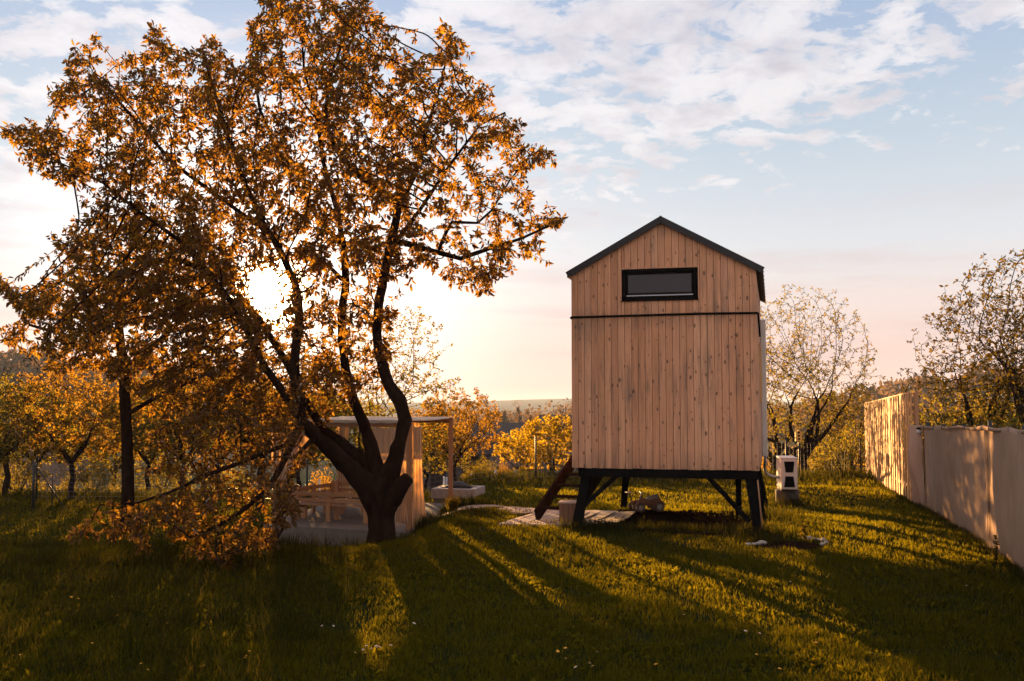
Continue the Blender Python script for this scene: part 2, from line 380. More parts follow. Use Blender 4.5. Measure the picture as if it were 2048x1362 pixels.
# broken deck overhead and towards the sun; clear wedge low on the right
hi = math_(wt, 'MULTIPLY', math_(wt, 'SUBTRACT', Z_, math_(wt, 'MULTIPLY_ADD', X_, .30, .215)), 2.6)
hi = math_(wt, 'MAXIMUM', math_(wt, 'MINIMUM', hi, .055), -.30)
cov = math_(wt, 'ADD', math_(wt, 'ADD', math_(wt, 'MULTIPLY', math_(wt, 'SUBTRACT', big, .5), .8), math_(wt, 'MULTIPLY', math_(wt, 'SUBTRACT', puff, .5), 1.6)), hi)
cov = math_(wt, 'ADD', cov, .5)
cm = ramp(wt, cov, [(.44,(0,0,0)),(.50,(.45,.45,.45)),(.58,(.85,.85,.85)),(.72,(1,1,1))])
cm = math_(wt, 'MULTIPLY', cm, ramp(wt, Z_, [(.10,(0,0,0)),(.20,(1,1,1))]))
st = wt.nodes.new('ShaderNodeCombineXYZ'); wt.links.new(math_(wt, 'MULTIPLY', X_, 2.6), st.inputs[0]); wt.links.new(math_(wt, 'MULTIPLY', Z_, 24.0), st.inputs[1]); wt.links.new(math_(wt, 'MULTIPLY', Y_, 2.6), st.inputs[2])
strk = noise(wt, st.outputs[0], 1.5, 6, .55)
strm = math_(wt, 'MULTIPLY', ramp(wt, strk, [(.50,(0,0,0)),(.66,(1,1,1))]), ramp(wt, Z_, [(0.0,(.3,.3,.3)),(.05,(1,1,1)),(.15,(.9,.9,.9)),(.21,(0,0,0))]))
K = 1.0/SKY_STR
def scaled(src, k):
    v = wt.nodes.new('ShaderNodeVectorMath'); v.operation = 'SCALE'; wt.links.new(src, v.inputs[0]); v.inputs['Scale'].default_value = k; return v.outputs[0]
# clear air: physical sky veiled by thin pale dusk haze
grad = ramp(wt, Z_, [(0.0,(.92,.66,.58)),(.054,(.94,.70,.63)),(.10,(.90,.77,.73)),(.155,(.77,.79,.83)),(.25,(.57,.67,.77)),(.38,(.38,.50,.71)),(.6,(.20,.31,.56)),(1.0,(.16,.25,.48))])
clear = mixc(wt, .985, scaled(sky.outputs[0], .45), scaled(grad, K*DISP))
thick = ramp(wt, noise(wt, wm.outputs[0], 6.0, 6, .6), [(.42,(0,0,0)),(.66,(1,1,1))])
cc = mixc(wt, thick, (.98,.93,.93), (.72,.66,.70))
skyc = mixc(wt, math_(wt, 'MULTIPLY', cm, .8), clear, scaled(cc, K*DISP))
skyc = mixc(wt, math_(wt, 'MULTIPLY', strm, .55), skyc, tuple(x*K*DISP for x in (.74,.58,.57)))
def add_glow(cur, col_, width, power, amp):
    g = math_(wt, 'POWER', math_(wt, 'SUBTRACT', 1.0, math_(wt, 'DIVIDE', ang, width, clamp=True), clamp=True), power)
    m = wt.nodes.new('ShaderNodeVectorMath'); m.operation = 'SCALE'; m.inputs[0].default_value = col_; wt.links.new(math_(wt, 'MULTIPLY', g, amp*K*DISP), m.inputs['Scale'])
    a = wt.nodes.new('ShaderNodeVectorMath'); a.operation = 'ADD'; wt.links.new(cur, a.inputs[0]); wt.links.new(m.outputs[0], a.inputs[1]); return a.outputs[0]
c_ = add_glow(skyc, (1.0,.90,.84), R(34), 2.0, .26)
c_ = add_glow(c_, (1.0,.82,.66), R(17), 2.2, 1.9)
c_ = add_glow(c_, (1.0,.80,.5), R(2.3), .8, 40.0)
# the pink-lit eastern half of the sky, behind the viewer
east = math_(wt, 'POWER', math_(wt, 'MULTIPLY', math_(wt, 'SUBTRACT', 1.0, Y_), .5, clamp=True), 1.6)
em = wt.nodes.new('ShaderNodeVectorMath'); em.operation = 'SCALE'; em.inputs[0].default_value = (1.0,.75,.60); wt.links.new(math_(wt, 'MULTIPLY', east, EAST*K*DISP), em.inputs['Scale'])
ea = wt.nodes.new('ShaderNodeVectorMath'); ea.operation = 'ADD'; wt.links.new(c_, ea.inputs[0]); wt.links.new(em.outputs[0], ea.inputs[1])
wt.links.new(ea.outputs[0], bg.inputs[0])
world.cycles.sampling_method = 'MANUAL'; world.cycles.sample_map_resolution = 1024

sun_d = bpy.data.lights.new('sun', 'SUN'); sun_d.energy = 5.0; sun_d.color = (1.0,.55,.19); sun_d.angle = R(.55)
sun = bpy.data.objects.new('sun', sun_d); col.objects.link(sun); sun.rotation_euler = S.to_track_quat('Z', 'Y').to_euler(); sun.location = (-20, 60, 30)

# ---------------------------------------------------------------- ground
def build_ground():
    ys = np.concatenate([np.linspace(-60, 4, 14), np.linspace(4.5, 50, 150), np.geomspace(51, 3600, 130)])
    ts = np.linspace(-1, 1, 181)
    Yg, T = np.meshgrid(ys, ts, indexing='ij'); wdt = 60 + np.maximum(Yg, 0)*1.15
    Xg = np.sign(T)*np.abs(T)**1.6*wdt
    V = np.stack([Xg, Yg, hz(Xg, Yg)], -1).reshape(-1, 3)
    nx = len(ts); i, j = np.meshgrid(np.arange(len(ys)-1), np.arange(nx-1), indexing='ij'); a = (i*nx+j).ravel()
    o = np_mesh('ground', V, np.stack([a, a+1, a+1+nx, a+nx], 1), M['ground'], smooth=True)
    tag(o, kind='structure')
build_ground()

# cabin frame
TH = R(14.7)
CO = Vector((.954, 15.95, 0))
ex = Vector((math.cos(TH), -math.sin(TH), 0)); ey = Vector((math.sin(TH), math.cos(TH), 0))
def CL(x, y, z=0): return CO + ex*x + ey*y + Vector((0,0,z))
CW, CD = 2.90, 4.7
def drape(poly_fn, nu, nv, lift, name, mat):
    mb = MB()
    def fn(a, b):
        p = poly_fn(a, b); return (p[0], p[1], gz(p[0], p[1]) + lift + (0 if len(p) < 3 else p[2]))
    mb.grid(fn, nu, nv); o = mb.build(name, mat); tag(o, kind='structure'); return o
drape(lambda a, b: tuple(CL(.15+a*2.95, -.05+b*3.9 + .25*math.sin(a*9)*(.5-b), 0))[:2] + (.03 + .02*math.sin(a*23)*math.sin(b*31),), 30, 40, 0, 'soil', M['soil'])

# ---------------------------------------------------------------- cabin
def clip_poly(poly, side):
    out = []
    for i in range(len(poly)):
        a, b = poly[i], poly[(i+1) % len(poly)]; da, db = side(a), side(b)
        if da >= 0: out.append(a)
        if da*db < 0:
            t = da/(da-db); out.append((a[0]+(b[0]-a[0])*t, a[1]+(b[1]-a[1])*t))
    return out
def build_cabin():
    root = empty('wooden_cabin', CO, -TH)
    tag(root, 'tall narrow wooden cabin with a gable roof standing on splayed black legs', 'cabin')
    zb, ze, za, zband = .985, 4.06, 4.86, 3.395
    nb = 27; bw = CW/nb
    wx0, wx1, wz0, wz1 = .815, 2.015, 3.625, 4.135
    # inner box and gables (a real closed body behind the boards)
    core = MB()
    prof = [(.02, zb+.02), (CW-.02, zb+.02), (CW-.02, ze-.02), (CW/2, za-.03), (.02, ze-.02)]
    n = 5
    vs = [(x, .025, z) for x, z in prof] + [(x, CD-.025, z) for x, z in prof]
    core.add(vs, [tuple(range(n)), tuple(reversed(range(n, 2*n)))] + [(i, i+n, (i+1)%n+n, (i+1)%n) for i in range(n)])
    core.build('wall_core', M['darkwood'], root)
    def boards(x0, x1, z0, z1, mb, gap=.0022):
        poly = [(x0+gap, z0), (x1-gap, z0), (x1-gap, z1), (x0+gap, z1)]
        slope = (za-ze)/(CW/2)
        poly = clip_poly(poly, lambda p: (ze + slope*p[0]) - p[1] if p[0] <= CW/2 else 1)
        poly = clip_poly(poly, lambda p: (ze + slope*p[0]) - p[1])
        poly = clip_poly(poly, lambda p: (ze + slope*(CW-p[0])) - p[1])
        if len(poly) < 3: return
        n = len(poly); e = .003
        cx = sum(p[0] for p in poly)/n; cz = sum(p[1] for p in poly)/n
        inn = [(p[0] + (e if p[0] < cx else -e), p[1] + (e if p[1] < cz else -e)) for p in poly]
        jit = random.uniform(-.0012, .0012)
        vs = [(x, .004+jit, z) for x, z in poly] + [(x, jit, z) for x, z in inn] + [(x, .024, z) for x, z in poly]
        fs = [tuple(range(n, 2*n))] + [(i, (i+1)%n, (i+1)%n+n, i+n) for i in range(n)] + [(i+2*n, (i+1)%n+2*n, (i+1)%n, i) for i in range(n)]
        mb.add(vs, fs)
    lo, up = MB(), MB()
    for i in range(nb):
        x0, x1 = i*bw, (i+1)*bw
        boards(x0, x1, zb + random.uniform(-.004,.004), zband-.012, lo)
        if x1 <= wx0+.02 or x0 >= wx1-.02: boards(x0, x1, zband+.012, 6, up)
        else:
            a0, a1 = max(x0, wx0) if x0 > wx0-bw else x0, x1
            if x0 < wx0: boards(x0, wx0, zband+.012, 6, up); x0 = wx0
            if x1 > wx1: boards(wx1, x1, zband+.012, 6, up); x1 = wx1
            if x1 - x0 > .01:
                boards(x0, x1, zband+.012, wz0, up); boards(x0, x1, wz1, 6, up)
    lo.build('lower_cladding', M['clad'], root); up.build('gable_cladding', M['clad'], root)
    # side and back walls
    for sx, nm in ((CW, 'side_wall'), (0, 'side_wall')):
        mb = MB(); k = 43; b2 = CD/k
        for i in range(k):
            s = 1 if sx else -1
            mb.box(min(sx-.022*s, sx), max(sx-.022*s, sx), i*b2+.0035+(.026 if i==0 else 0), (i+1)*b2-.0035, zb, ze-.01)
        mb.build(nm, M['clad'], root)
    mb = MB()
    for i in range(nb):
        x0, x1 = i*bw+.003, (i+1)*bw-.003; s = (za-ze)/(CW/2)
        h = lambda x: ze + s*min(x, CW-x)
        mb.add([(x0,CD,zb),(x1,CD,zb),(x1,CD,h(x1)),(x0,CD,h(x0)),(x0,CD-.022,zb),(x1,CD-.022,zb),(x1,CD-.022,h(x1)),(x0,CD-.022,h(x0))], [(3,2,1,0),(4,5,6,7),(0,1,5,4),(2,3,7,6),(1,2,6,5),(3,0,4,7)])
    mb.build('back_wall', M['clad'], root)
    # black rail round the front and the near part of the right side
    mb = MB(); mb.tube([(-.01, .3, zband-.03), (-.012, .02, zband-.012), (-.005,-.014, zband-.006), (CW*.3,-.016,zband), (CW*.7,-.016,zband+.008), (CW+.0,-.016, zband), (CW+.018,.02, zband-.006), (CW+.022,.45, zband-.13), (CW+.022,1.1, zband-.22), (CW+.022,1.5, zband-.26)], .017, 6)
    mb.box(-.006, CW+.006, -.006, .012, zband-.010, zband+.010); mb.build('cable', M['black'], root)
    # roof: two slabs, folded verge and eaves, ridge cap
    s = (za-ze)/(CW/2); ov, oh = .06, .07; t = .075
    rf = MB(); y0, y1 = -ov, CD+.08
    def rz(x, extra=0): return ze + s*min(x, CW-x) + extra
    L = [(-.055, rz(-.055)), (CW/2, za), (CW+.105, rz(CW+.105))]
    top = [(x, z+t) for x, z in L]
    prof = L + top[::-1]; n = len(prof)
    vs = [(x, y0, z) for x, z in prof] + [(x, y1, z) for x, z in prof]
    rf.add(vs, [(0,1,4,5),(1,2,3,4),(11,10,7,6),(10,9,8,7)] + [(i, (i+1)%n, (i+1)%n+n, i+n)[::-1] for i in range(n)])
    roof = rf.build('roof', M['metal'], root)
    sm = MB()
    for i in range(1, 9):
        yy = y0 + (y1-y0)*i/9
        for sgn in (0, 1):
            a = (L[0][0], yy, L[0][1]+t) if not sgn else (L[2][0], yy, L[2][1]+t); b = (CW/2, yy, za+t)
            sm.beam(a, b, .02, .04)
    sm.build('seam', M['metal'], roof)
    tr = MB()
    for a, b in ((L[0], L[1]), (L[2], L[1])):
        tr.beam((a[0], y0-.008, a[1]+t/2+.004), (b[0], y0-.008, b[1]+t/2+.004), .014, t+.022)
    tr.build('verge_trim', M['metal'], roof)
    rc = MB(); rc.tube([(CW/2, y0-.015, za+t+.005), (CW/2, y1+.01, za+t+.005)], .022, 6); rc.build('ridge_cap', M['metal'], roof)
    # gable window
    fr = MB(); dpt = .05; b = .055
    fr.box(wx0+.012, wx1-.012, -.008, dpt, wz1-b, wz1-.012); fr.box(wx0+.012, wx1-.012, -.008, dpt, wz0+.012, wz0+b*.8)
    fr.box(wx0+.012, wx0+.012+b, -.008, dpt, wz0+b*.8, wz1-b); fr.box(wx1-.012-b, wx1-.012, -.008, dpt, wz0+b*.8, wz1-b)
    win = fr.build('window', M['frame'], root, bevel=.004)
    tr = MB(); e = .014
    tr.box(wx0-e, wx1+e, -.012, .012, wz1, wz1+.02); tr.box(wx0-e, wx0, -.012, .012, wz0-.004, wz1); tr.box(wx1, wx1+e, -.012, .012, wz0-.004, wz1)
    tr.build('window_trim', M['clad'], win)
    sa = MB(); x0, x1, z0, z1 = wx0+.012+b, wx1-.012-b, wz0+b*.8, wz1-b; q = .035
    sa.box(x0, x1, .012, .04, z1-q, z1); sa.box(x0, x1, .012, .04, z0, z0+q*.7); sa.box(x0, x0+q, .012, .04, z0+q*.7, z1-q); sa.box(x1-q, x1, .012, .04, z0+q*.7, z1-q)
    sa.build('sash', M['frame'], win, bevel=.003)
    MB().box(x0+.01, x1-.01, .026, .03, z0+.01, z1-.01).build('pane', M['glass'], win)
    MB().box(x0+q, x1-q, .019, .0205, z0+.085, z1-q).build('insect_screen', M['screen'], win)
    MB().box(x0+q*.4, x1-q*.4, -.004, .010, z0+.034, z0+.050).build('rail', M['greypipe'], win)
    MB().box(wx0-.01, wx1+.01, -.03, .01, wz0-.002, wz0+.010).build('sill', M['frame'], win)
    # narrow window on the right side, with its open shutter handle
    sw = MB()
    for (a0, a1, c0, c1) in ((1.6,2.7,2.95,3.03),(1.6,2.7,2.02,2.10),(1.6,1.68,2.10,2.95),(2.62,2.7,2.10,2.95)): sw.box(CW-.001, CW+.03, a0, a1, c0, c1)
    so = sw.build('window', M['slat'], root); MB().box(CW+.002, CW+.012, 1.68, 2.62, 2.10, 2.95).build('pane', M['glass'], so)
    # white conduit on the far end of the side wall, with insulated pipe to the outdoor unit
    MB().box(CW+.002, CW+.10, 3.95, 4.12, 1.0, 3.62).build('conduit', M['white'], root, bevel=.01)
    # black chassis
    ch = MB()
    ch.box(.10, CW-.02, .02, .14, zb-.135, zb-.002); ch.box(.10, CW-.02, CD-.16, CD-.04, zb-.135, zb-.002)
    ch.box(.10, .22, .14, CD-.16, zb-.133, zb-.004); ch.box(CW-.14, CW-.02, .14, CD-.16, zb-.133, zb-.004)
    for k in (.25,.5,.75): ch.box(.22, CW-.14, CD*k-.05, CD*k+.05, zb-.12, zb-.004)
    ch.box(.22, CW-.14, .14, CD-.16, zb-.004, zb+.018)
    ch.build('chassis', M['black'], root, bevel=.004)
    # legs (splayed) and braces
    def leg(xt, xb, y, yb, w=.15):
        a = Vector((xt, y, zb-.10)); bb = CL(xb, yb); g = gz(bb.x, bb.y); return MB().beam(a, (xb, yb, g-.05), w, w*.85, up=(0,1,0)).build('leg', M['black'], root, bevel=.006)
    leg(.22, .05, .13, .03); leg(CW-.14, CW-.01, .13, .05); leg(.24, .14, CD-.2, CD-.1, .12); leg(CW-.13, CW+.06, CD-.2, CD-.12, .14); leg(CW-.42, CW-.42, 3.1, 3.1, .1); leg(CW-.13, CW+.02, CD*.5, CD*.5, .13)
    def brace(a, bb, w=.07): return MB().beam(a, bb, w, w, up=(0,1,0)).build('brace', M['black'], root)
    brace((.70,.12,zb-.12), (.13,.08,.34)); brace((2.13,.12,zb-.12), (CW-.16,.12,.20)); brace((.60,CD-.15,zb-.12), (.22,CD-.15,.48)); brace((CW-.7,CD-.15,zb-.12), (CW-.12,CD-.15,.40))
    mb = MB(); mb.tube([(CW-.03,.03,zb-.14),(CW-.0,.02,.5),(CW+.03,.01,.08)], .012, 5); mb.build('rod', M['post'], root)
    return root
cabin = build_cabin()

# insulated pipe between conduit and heat pump: part of the heat pump
HP = Vector((5.79, 21.1, 0)); HP.z = gz(HP.x, HP.y)
def build_heatpump():
    st = MB(); st.lathe([(.235,-.05),(.25,.05),(.245,.2),(.25,.30),(.235,.33)], (0,0,0), 14)
    s = st.build('concrete_plinth', M['darkconc']); s.location = HP; tag(s, 'dark round plinth under the white outdoor heat pump', 'plinth')
    root = empty('heat_pump', HP + Vector((0,0,.335)), R(-8)); tag(root, 'white outdoor heat pump unit with two dark side grilles on a plinth', 'heat pump')
    MB().box(-.165,.165,-.40,.40,.02,.665).build('casing', M['white'], root, bevel=.018)
    MB().box(-.172,.172,-.41,.41,.655,.68).build('lid', M['white'], root, bevel=.006)
    for z0, z1, k in ((.375,.60,1),(.07,.295,-1)):
        g = MB(); w0, w1 = (.075,.105) if k == 1 else (.11,.08)
        g.add([(-w0,-.405,z0),(w0,-.405,z0),(w1,-.405,z1),(-w1,-.405,z1),(-w0,-.398,z0),(w0,-.398,z0),(w1,-.398,z1),(-w1,-.398,z1)], [(0,1,2,3),(0,4,5,1),(1,5,6,2),(2,6,7,3),(3,7,4,0)])
        for i in range(9):
            zz = z0 + (z1-z0)*(i+.5)/9; g.box(-.085,.085,-.409,-.405,zz-.005,zz+.003)
        g.build('grille', M['black'], root)
    for sx in (-1,1): MB().box(sx*.14-.02, sx*.14+.02, -.36,.36,-.002,.02).build('foot', M['steel'], root)
    a = CL(CW+.055, 4.035, 1.0); inv = Matrix.Rotation(R(8),4,'Z') @ Matrix.Translation(-(HP+Vector((0,0,.335))))
    b = HP + Vector((-.17,-.05,.335+.25))
    pts = []
    c1 = a + Vector((0.0,.02,-.28)); c2 = b + Vector((-.45,-.2,.06))
    for i in range(15):
        t = i/14; pts.append(inv @ (a*(1-t)**3 + c1*3*t*(1-t)**2 + c2*3*t*t*(1-t) + b*t**3))
    MB().tube(pts, .026, 8).build('pipe', M['greypipe'], root)
build_heatpump()

# ---------------------------------------------------------------- deck, path, steps, stool, toys
def build_deck():
    root = empty('wooden_deck', CO, -TH); tag(root, 'low deck of weathered grey-pink boards beside the cabin legs', 'deck')
    mb = MB(); w = .098; x = -2.15
    while x < .55:
        if x < -1.35: y0, y1 = 2.9 + .35*math.sin(x*5), 4.0
        elif x < -.2: y0, y1 = .15 + .12*math.sin((x+1.3)*2), 4.0 - (x+1.35)*.35
        else: y0, y1 = .3+(x+.2)*.9, 3.55 - (x+.2)*.5
        p = CL(x, (y0+y1)/2); z = .045 + random.uniform(-.003,.003)
        cuts = [y0] + ([random.uniform(y0+.8, y1-.8)] if y1-y0 > 2.2 else []) + [y1]
        for a, b in zip(cuts[:-1], cuts[1:]):
            za_ = gz(*CL(x, a)[:2]) + z; zb_ = gz(*CL(x, b)[:2]) + z
            vs = [(x+.004,a+.002,za_-.03),(x+w-.004,a+.002,za_-.03),(x+w-.004,b-.002,zb_-.03),(x+.004,b-.002,zb_-.03),(x+.004,a+.002,za_),(x+w-.004,a+.002,za_),(x+w-.004,b-.002,zb_),(x+.004,b-.002,zb_)]
            mb.add(vs, [(3,2,1,0),(4,5,6,7),(0,1,5,4),(1,2,6,5),(2,3,7,6),(3,0,4,7)])
        x += w
    mb.build('decking', M['deck'], root)
build_deck()
NR = Vector((-1.9,18.5,-.32)); NL = Vector((-4.62,19.6,-.32)); DP = Vector((.48,4.7,0)); FR = NR+DP; FL = NL+DP
def path_fn(a, b):
    p0, p1, p2 = Vector((-1.95,18.75)), Vector((-1.15,20.0)), Vector((-.2,20.7)); t = b
    c = p0*(1-t)**2 + p1*2*t*(1-t) + p2*t*t; d = ((p1-p0)*(1-t)+(p2-p1)*t).normalized(); n = Vector((-d.y, d.x))
    q = c - n*(a-.5)*(.62+.05*math.sin(t*20)); return (q.x, q.y)
drape(path_fn, 6, 24, .035, 'path', M['sand'])
def build_steps():
    a = Vector((.72,17.15,0)); a.z = gz(a.x, a.y)+.04; b = Vector((1.52,18.95,.98)); root = empty('wooden_steps', a); tag(root, 'dark steep wooden steps rising under the side of the cabin', 'steps')
    d = b-a; h = Vector((d.x,d.y,0)).normalized(); n = Vector((-h.y,h.x,0))
    for s in (-1,1):
        MB().beam(n*s*.33 + Vector((0,0,.06)), d + n*s*.33, .045, .24, up=(0,0,1)).build('stringer', M['darkwood'], root)
    for i in range(1,6):
        p = d*(i/5.6); MB().beam(p - n*.31, p + n*.31, .24, .035, up=(0,0,1)).build('tread', M['darkwood'], root)
build_steps()
def build_stool():
    p = Vector((1.0,16.75,0)); p.z = gz(p.x,p.y)+.045
    root = empty('wooden_stool', p, R(-10)); tag(root, 'square block stool of brown boards beside the near cabin leg', 'stool')
    mb = MB()
    for i in range(5):
        mb.box(-.19+i*.077, -.19+i*.077+.072, -.18,-.155,0,.315); mb.box(-.19+i*.077, -.19+i*.077+.072, .155,.18,0,.315)
        mb.box(-.192,-.168,-.15+i*.061,-.15+i*.061+.056,0,.315); mb.box(.168,.192,-.15+i*.061,-.15+i*.061+.056,0,.315)
    mb.build('side_board', M['log'], root); MB().box(-.205,.205,-.19,.19,.317,.345).build('seat', M['deck'], root, bevel=.006)
build_stool()
def build_toy():
    p = Vector((2.55,18.75,0)); p.z = gz(p.x,p.y)+.04
    root = empty('ride_on_toy', p, R(12)); tag(root, 'small faded ride-on toy quad parked on the mulch under the cabin', 'toy quad')
    for x, y, r in ((-.19,-.11,.085),(-.19,.11,.085),(.17,-.12,.095),(.17,.12,.095)):
        Mx = Matrix.Translation((x,y,r)) @ Matrix.Rotation(R(90),4,'X')
        w = MB().lathe([(r*.62,-.035),(r*.95,-.035),(r,-.02),(r,.02),(r*.95,.035),(r*.62,.035)], sides=16, M=Mx).build('wheel', M['rubber'], root)
        MB().lathe([(r*.1,-.04),(r*.58,-.037),(r*.58,.037),(r*.1,.04)], sides=12, M=Mx).build('rim', M['toyseat'], w)
    bd = MB(); bd.tube([(-.22,0,.17),(-.12,0,.20),(0,0,.16),(.12,0,.19),(.24,0,.21)], [.035,.06,.065,.07,.03], 10); bd.build('body', M['toyred'], root)
    for y in (-.12,.12):
        for x, r in ((-.19,.1),(.17,.11)):
            MB().tube([(x+r*math.cos(a), y, .09+r*math.sin(a)) for a in [R(k) for k in range(20,165,18)]], .022, 6).build('fender', M['toyred'], root)
    MB().tube([(-.04,0,.235),(.04,0,.245),(.14,0,.265),(.2,0,.30)], [.035,.05,.05,.03], 8).build('seat', M['toyseat'], root)
    hb = MB(); hb.tube([(-.17,0,.2),(-.14,0,.34)], .014, 6); hb.tube([(-.13,-.12,.36),(-.14,0,.34),(-.13,.12,.36)], .014, 6); hb.build('handlebar', M['toyseat'], root)
    # small trailer lying behind it
    q = Vector((2.5,19.35,0)); q.z = gz(q.x,q.y)+.04
    t = empty('toy_scooter', q, R(30)); tag(t, 'dark little scooter lying on its side behind the toy quad', 'scooter')
    MB().box(-.22,.2,-.05,.05,.12,.15).build('footboard', M['darkwood'], t, bevel=.008); MB().tube([(-.22,0,.13),(-.3,0,.33)], .014, 6).build('stem', M['steel'], t)
    MB().tube([(-.3,-.12,.34),(-.3,.12,.33)], .014, 6).build('handlebar', M['toyseat'], t)
    for x in (-.24,.2):
        MB().lathe([(.03,-.015),(.075,-.015),(.08,0),(.075,.015),(.03,.015)], sides=14, M=Matrix.Translation((x,0,.08)) @ Matrix.Rotation(R(90),4,'X')).build('wheel', M['rubber'], t)
build_toy()

# ---------------------------------------------------------------- pergola
fx = (NR-NL).normalized(); fy = DP.normalized()
def PG(a, b, z=0):   # a: 0..1 from left to right, b: 0..1 from front to back
    return NL + (NR-NL)*a + DP*b + Vector((0,0,z))
def build_pergola():
    mb = MB()
    c = [PG(-.06,-.05), PG(1.03,-.05), PG(1.03,1.05), PG(-.06,1.05)]
    poly = [(p.x,p.y) for p in c]
    s = mb.prism(poly, -1.0, -.325).build('concrete_slab', M['concrete'], bevel=.012)
    tag(s, 'pale concrete slab under the pergola with its grey front face showing', 'slab')
    root = empty('pergola', NL); tag(root, 'timber post pergola hung with beige curtains and a fabric canopy', 'pergola')
    o = NL
    H = 2.0
    for a, b in ((0,0),(1,0),(0,1),(1,1)):
        p = PG(a,b)-o; MB().beam(p, p+Vector((0,0,H)), .10, .10, up=(0,1,0)).build('post', M['post'], root, bevel=.006)
    for q, r in ((PG(0,0,H-.07),PG(1,0,H-.07)),(PG(0,1,H-.07),PG(1,1,H-.07)),(PG(0,0,H-.065),PG(0,1,H-.065))):
        d = (r-q).normalized()*.055; MB().beam(q-o+d, r-o-d, .05, .09).build('rail', M['post'], root)
    def can(a, b):
        return PG(-.02+a*1.04, -.02+b*1.04, H+.015 - .03*math.sin(math.pi*b)*(1-.3*math.sin(math.pi*a)) - .02*math.sin(a*25)*math.sin(math.pi*b)) - o
    MB().grid(can, 24, 24).build('canopy', M['canopy'], root, solid=.008)
    def fr(a, b): p = PG(a, -.03, H+.01-.05*b - .006*math.sin(a*60)); return p - o
    MB().grid(fr, 60, 3).build('canopy_valance', M['canopy'], root, solid=.006)
    def curtain(name_pts, flip=1, seed=0, folds=7, amp=.05):
        """name_pts: rows of (centre along a, half width, b, z) from top to bottom"""
        rows = name_pts
        def fn(u, v):
            t = v*(len(rows)-1); i = min(int(t), len(rows)-2); k = t-i; k = k*k*(3-2*k)
            c_, w_, b_, z_ = [rows[i][j]*(1-k)+rows[i+1][j]*k for j in range(4)]
            a_ = c_ + (u-.5)*2*w_
            return PG(a_, b_, z_) - o + Vector((0, amp*math.sin(u*folds*6.28+seed+v*1.5)*(.4+.6*v) , 0)) + Vector((0,0,-.03*math.sin(u*3.14)*(1 if v < .05 else 0)))
        return MB().grid(fn, 60, 30).build('curtain', M['curtain'], root, solid=.004)
    # front right: gathered sheet tied back to the post, tail falling outside it
    curtain([(.86,.125,-.012,1.90),(.86,.125,-.012,1.45),(.90,.085,-.012,1.0),(.945,.045,-.012,.72),(.95,.04,-.012,.5),(.955,.05,-.012,.14)], seed=1, folds=6, amp=.035)
    curtain([(1.045,.03,.03,1.92),(1.05,.03,.03,1.2),(1.055,.035,.03,.7),(1.06,.05,.03,.30),(1.062,.055,.03,.04)], seed=2, folds=3, amp=.03)
    # front left
    curtain([(.07,.10,-.012,1.92),(.075,.11,-.012,1.5),(.06,.08,-.012,1.05),(.03,.04,-.012,.75),(.02,.035,-.012,.5),(.05,.045,-.012,.2)], seed=3, folds=5, amp=.04)
    curtain([(.15,.07,.02,1.92),(.17,.08,.02,1.6),(.16,.07,.02,1.25),(.11,.04,.02,1.02),(.06,.02,.02,.9)], seed=4, folds=3, amp=.03)
    # back left and back centre
    curtain([(.03,.06,.98,1.92),(.02,.045,.98,1.3),(.01,.025,.98,.95),(.02,.06,.98,.5),(.03,.08,.98,.05)], seed=5, folds=5, amp=.04)
    curtain([(.62,.10,1.0,1.92),(.62,.10,1.0,1.3),(.60,.06,1.0,.9),(.59,.05,1.0,.3)], seed=6, folds=5, amp=.04)
build_pergola()
def make_bench():
    root = empty('slatted_bench', (0,0,0))
    L = 1.75
    for i in range(4): pass
    seat = MB()
    for i in range(4): seat.box(-L/2, L/2, -.02+i*.085, -.02+i*.085+.07, .30,.325)
    seat.build('seat', M['bench'], root)
    bk = MB()
    bk.box(-L/2, L/2, -.075,-.05,.50,.58); bk.box(-L/2, L/2, -.075,-.05,.38,.45); bk.build('backrest', M['bench'], root)
    for x in (-.8,-.05,.8):
        MB().box(x-.045,x+.045,-.05,-.005,0,.62).build('leg', M['post'], root); MB().box(x-.04,x+.04,.24,.30,0,.298).build('leg', M['post'], root)
    for x in (-.8,.8): MB().box(x-.03,x+.03,-.004,.238,.24,.298).build('bearer', M['post'], root)
    return root
b1 = make_bench(); frz = math.atan2(fx.y, fx.x)
b1.location = PG(.36,.14,.0); b1.rotation_euler.z = frz
tag(b1, 'slatted wooden bench on the slab with its back to the lawn, behind the big trunk', 'bench', 'low slatted benches under the pergola')
b2 = copy_tree(b1); b2.location = PG(.42,.62,.0); b2.rotation_euler.z = frz+R(180)
b2['label'] = 'slatted wooden bench across the table, facing the camera under the pergola'
b3 = copy_tree(b1); b3.location = PG(.07,.40,.0); b3.rotation_euler.z = frz-R(90); b3['label'] = 'slatted wooden bench set sideways by the curtained corner posts of the pergola'
def build_table():
    root = empty('low_table', PG(.45,.36), frz); tag(root, 'low slatted wooden table between the pergola benches', 'table')
    mb = MB()
    for i in range(6): mb.box(-.6,.6,-.3+i*.1,-.3+i*.1+.085,.30,.325)
    mb.build('tabletop', M['bench'], root)
    for x in (-.5,.5):
        for y in (-.24,.24): MB().box(x-.03,x+.03,y-.03,y+.03,0,.298).build('leg', M['post'], root)
build_table()
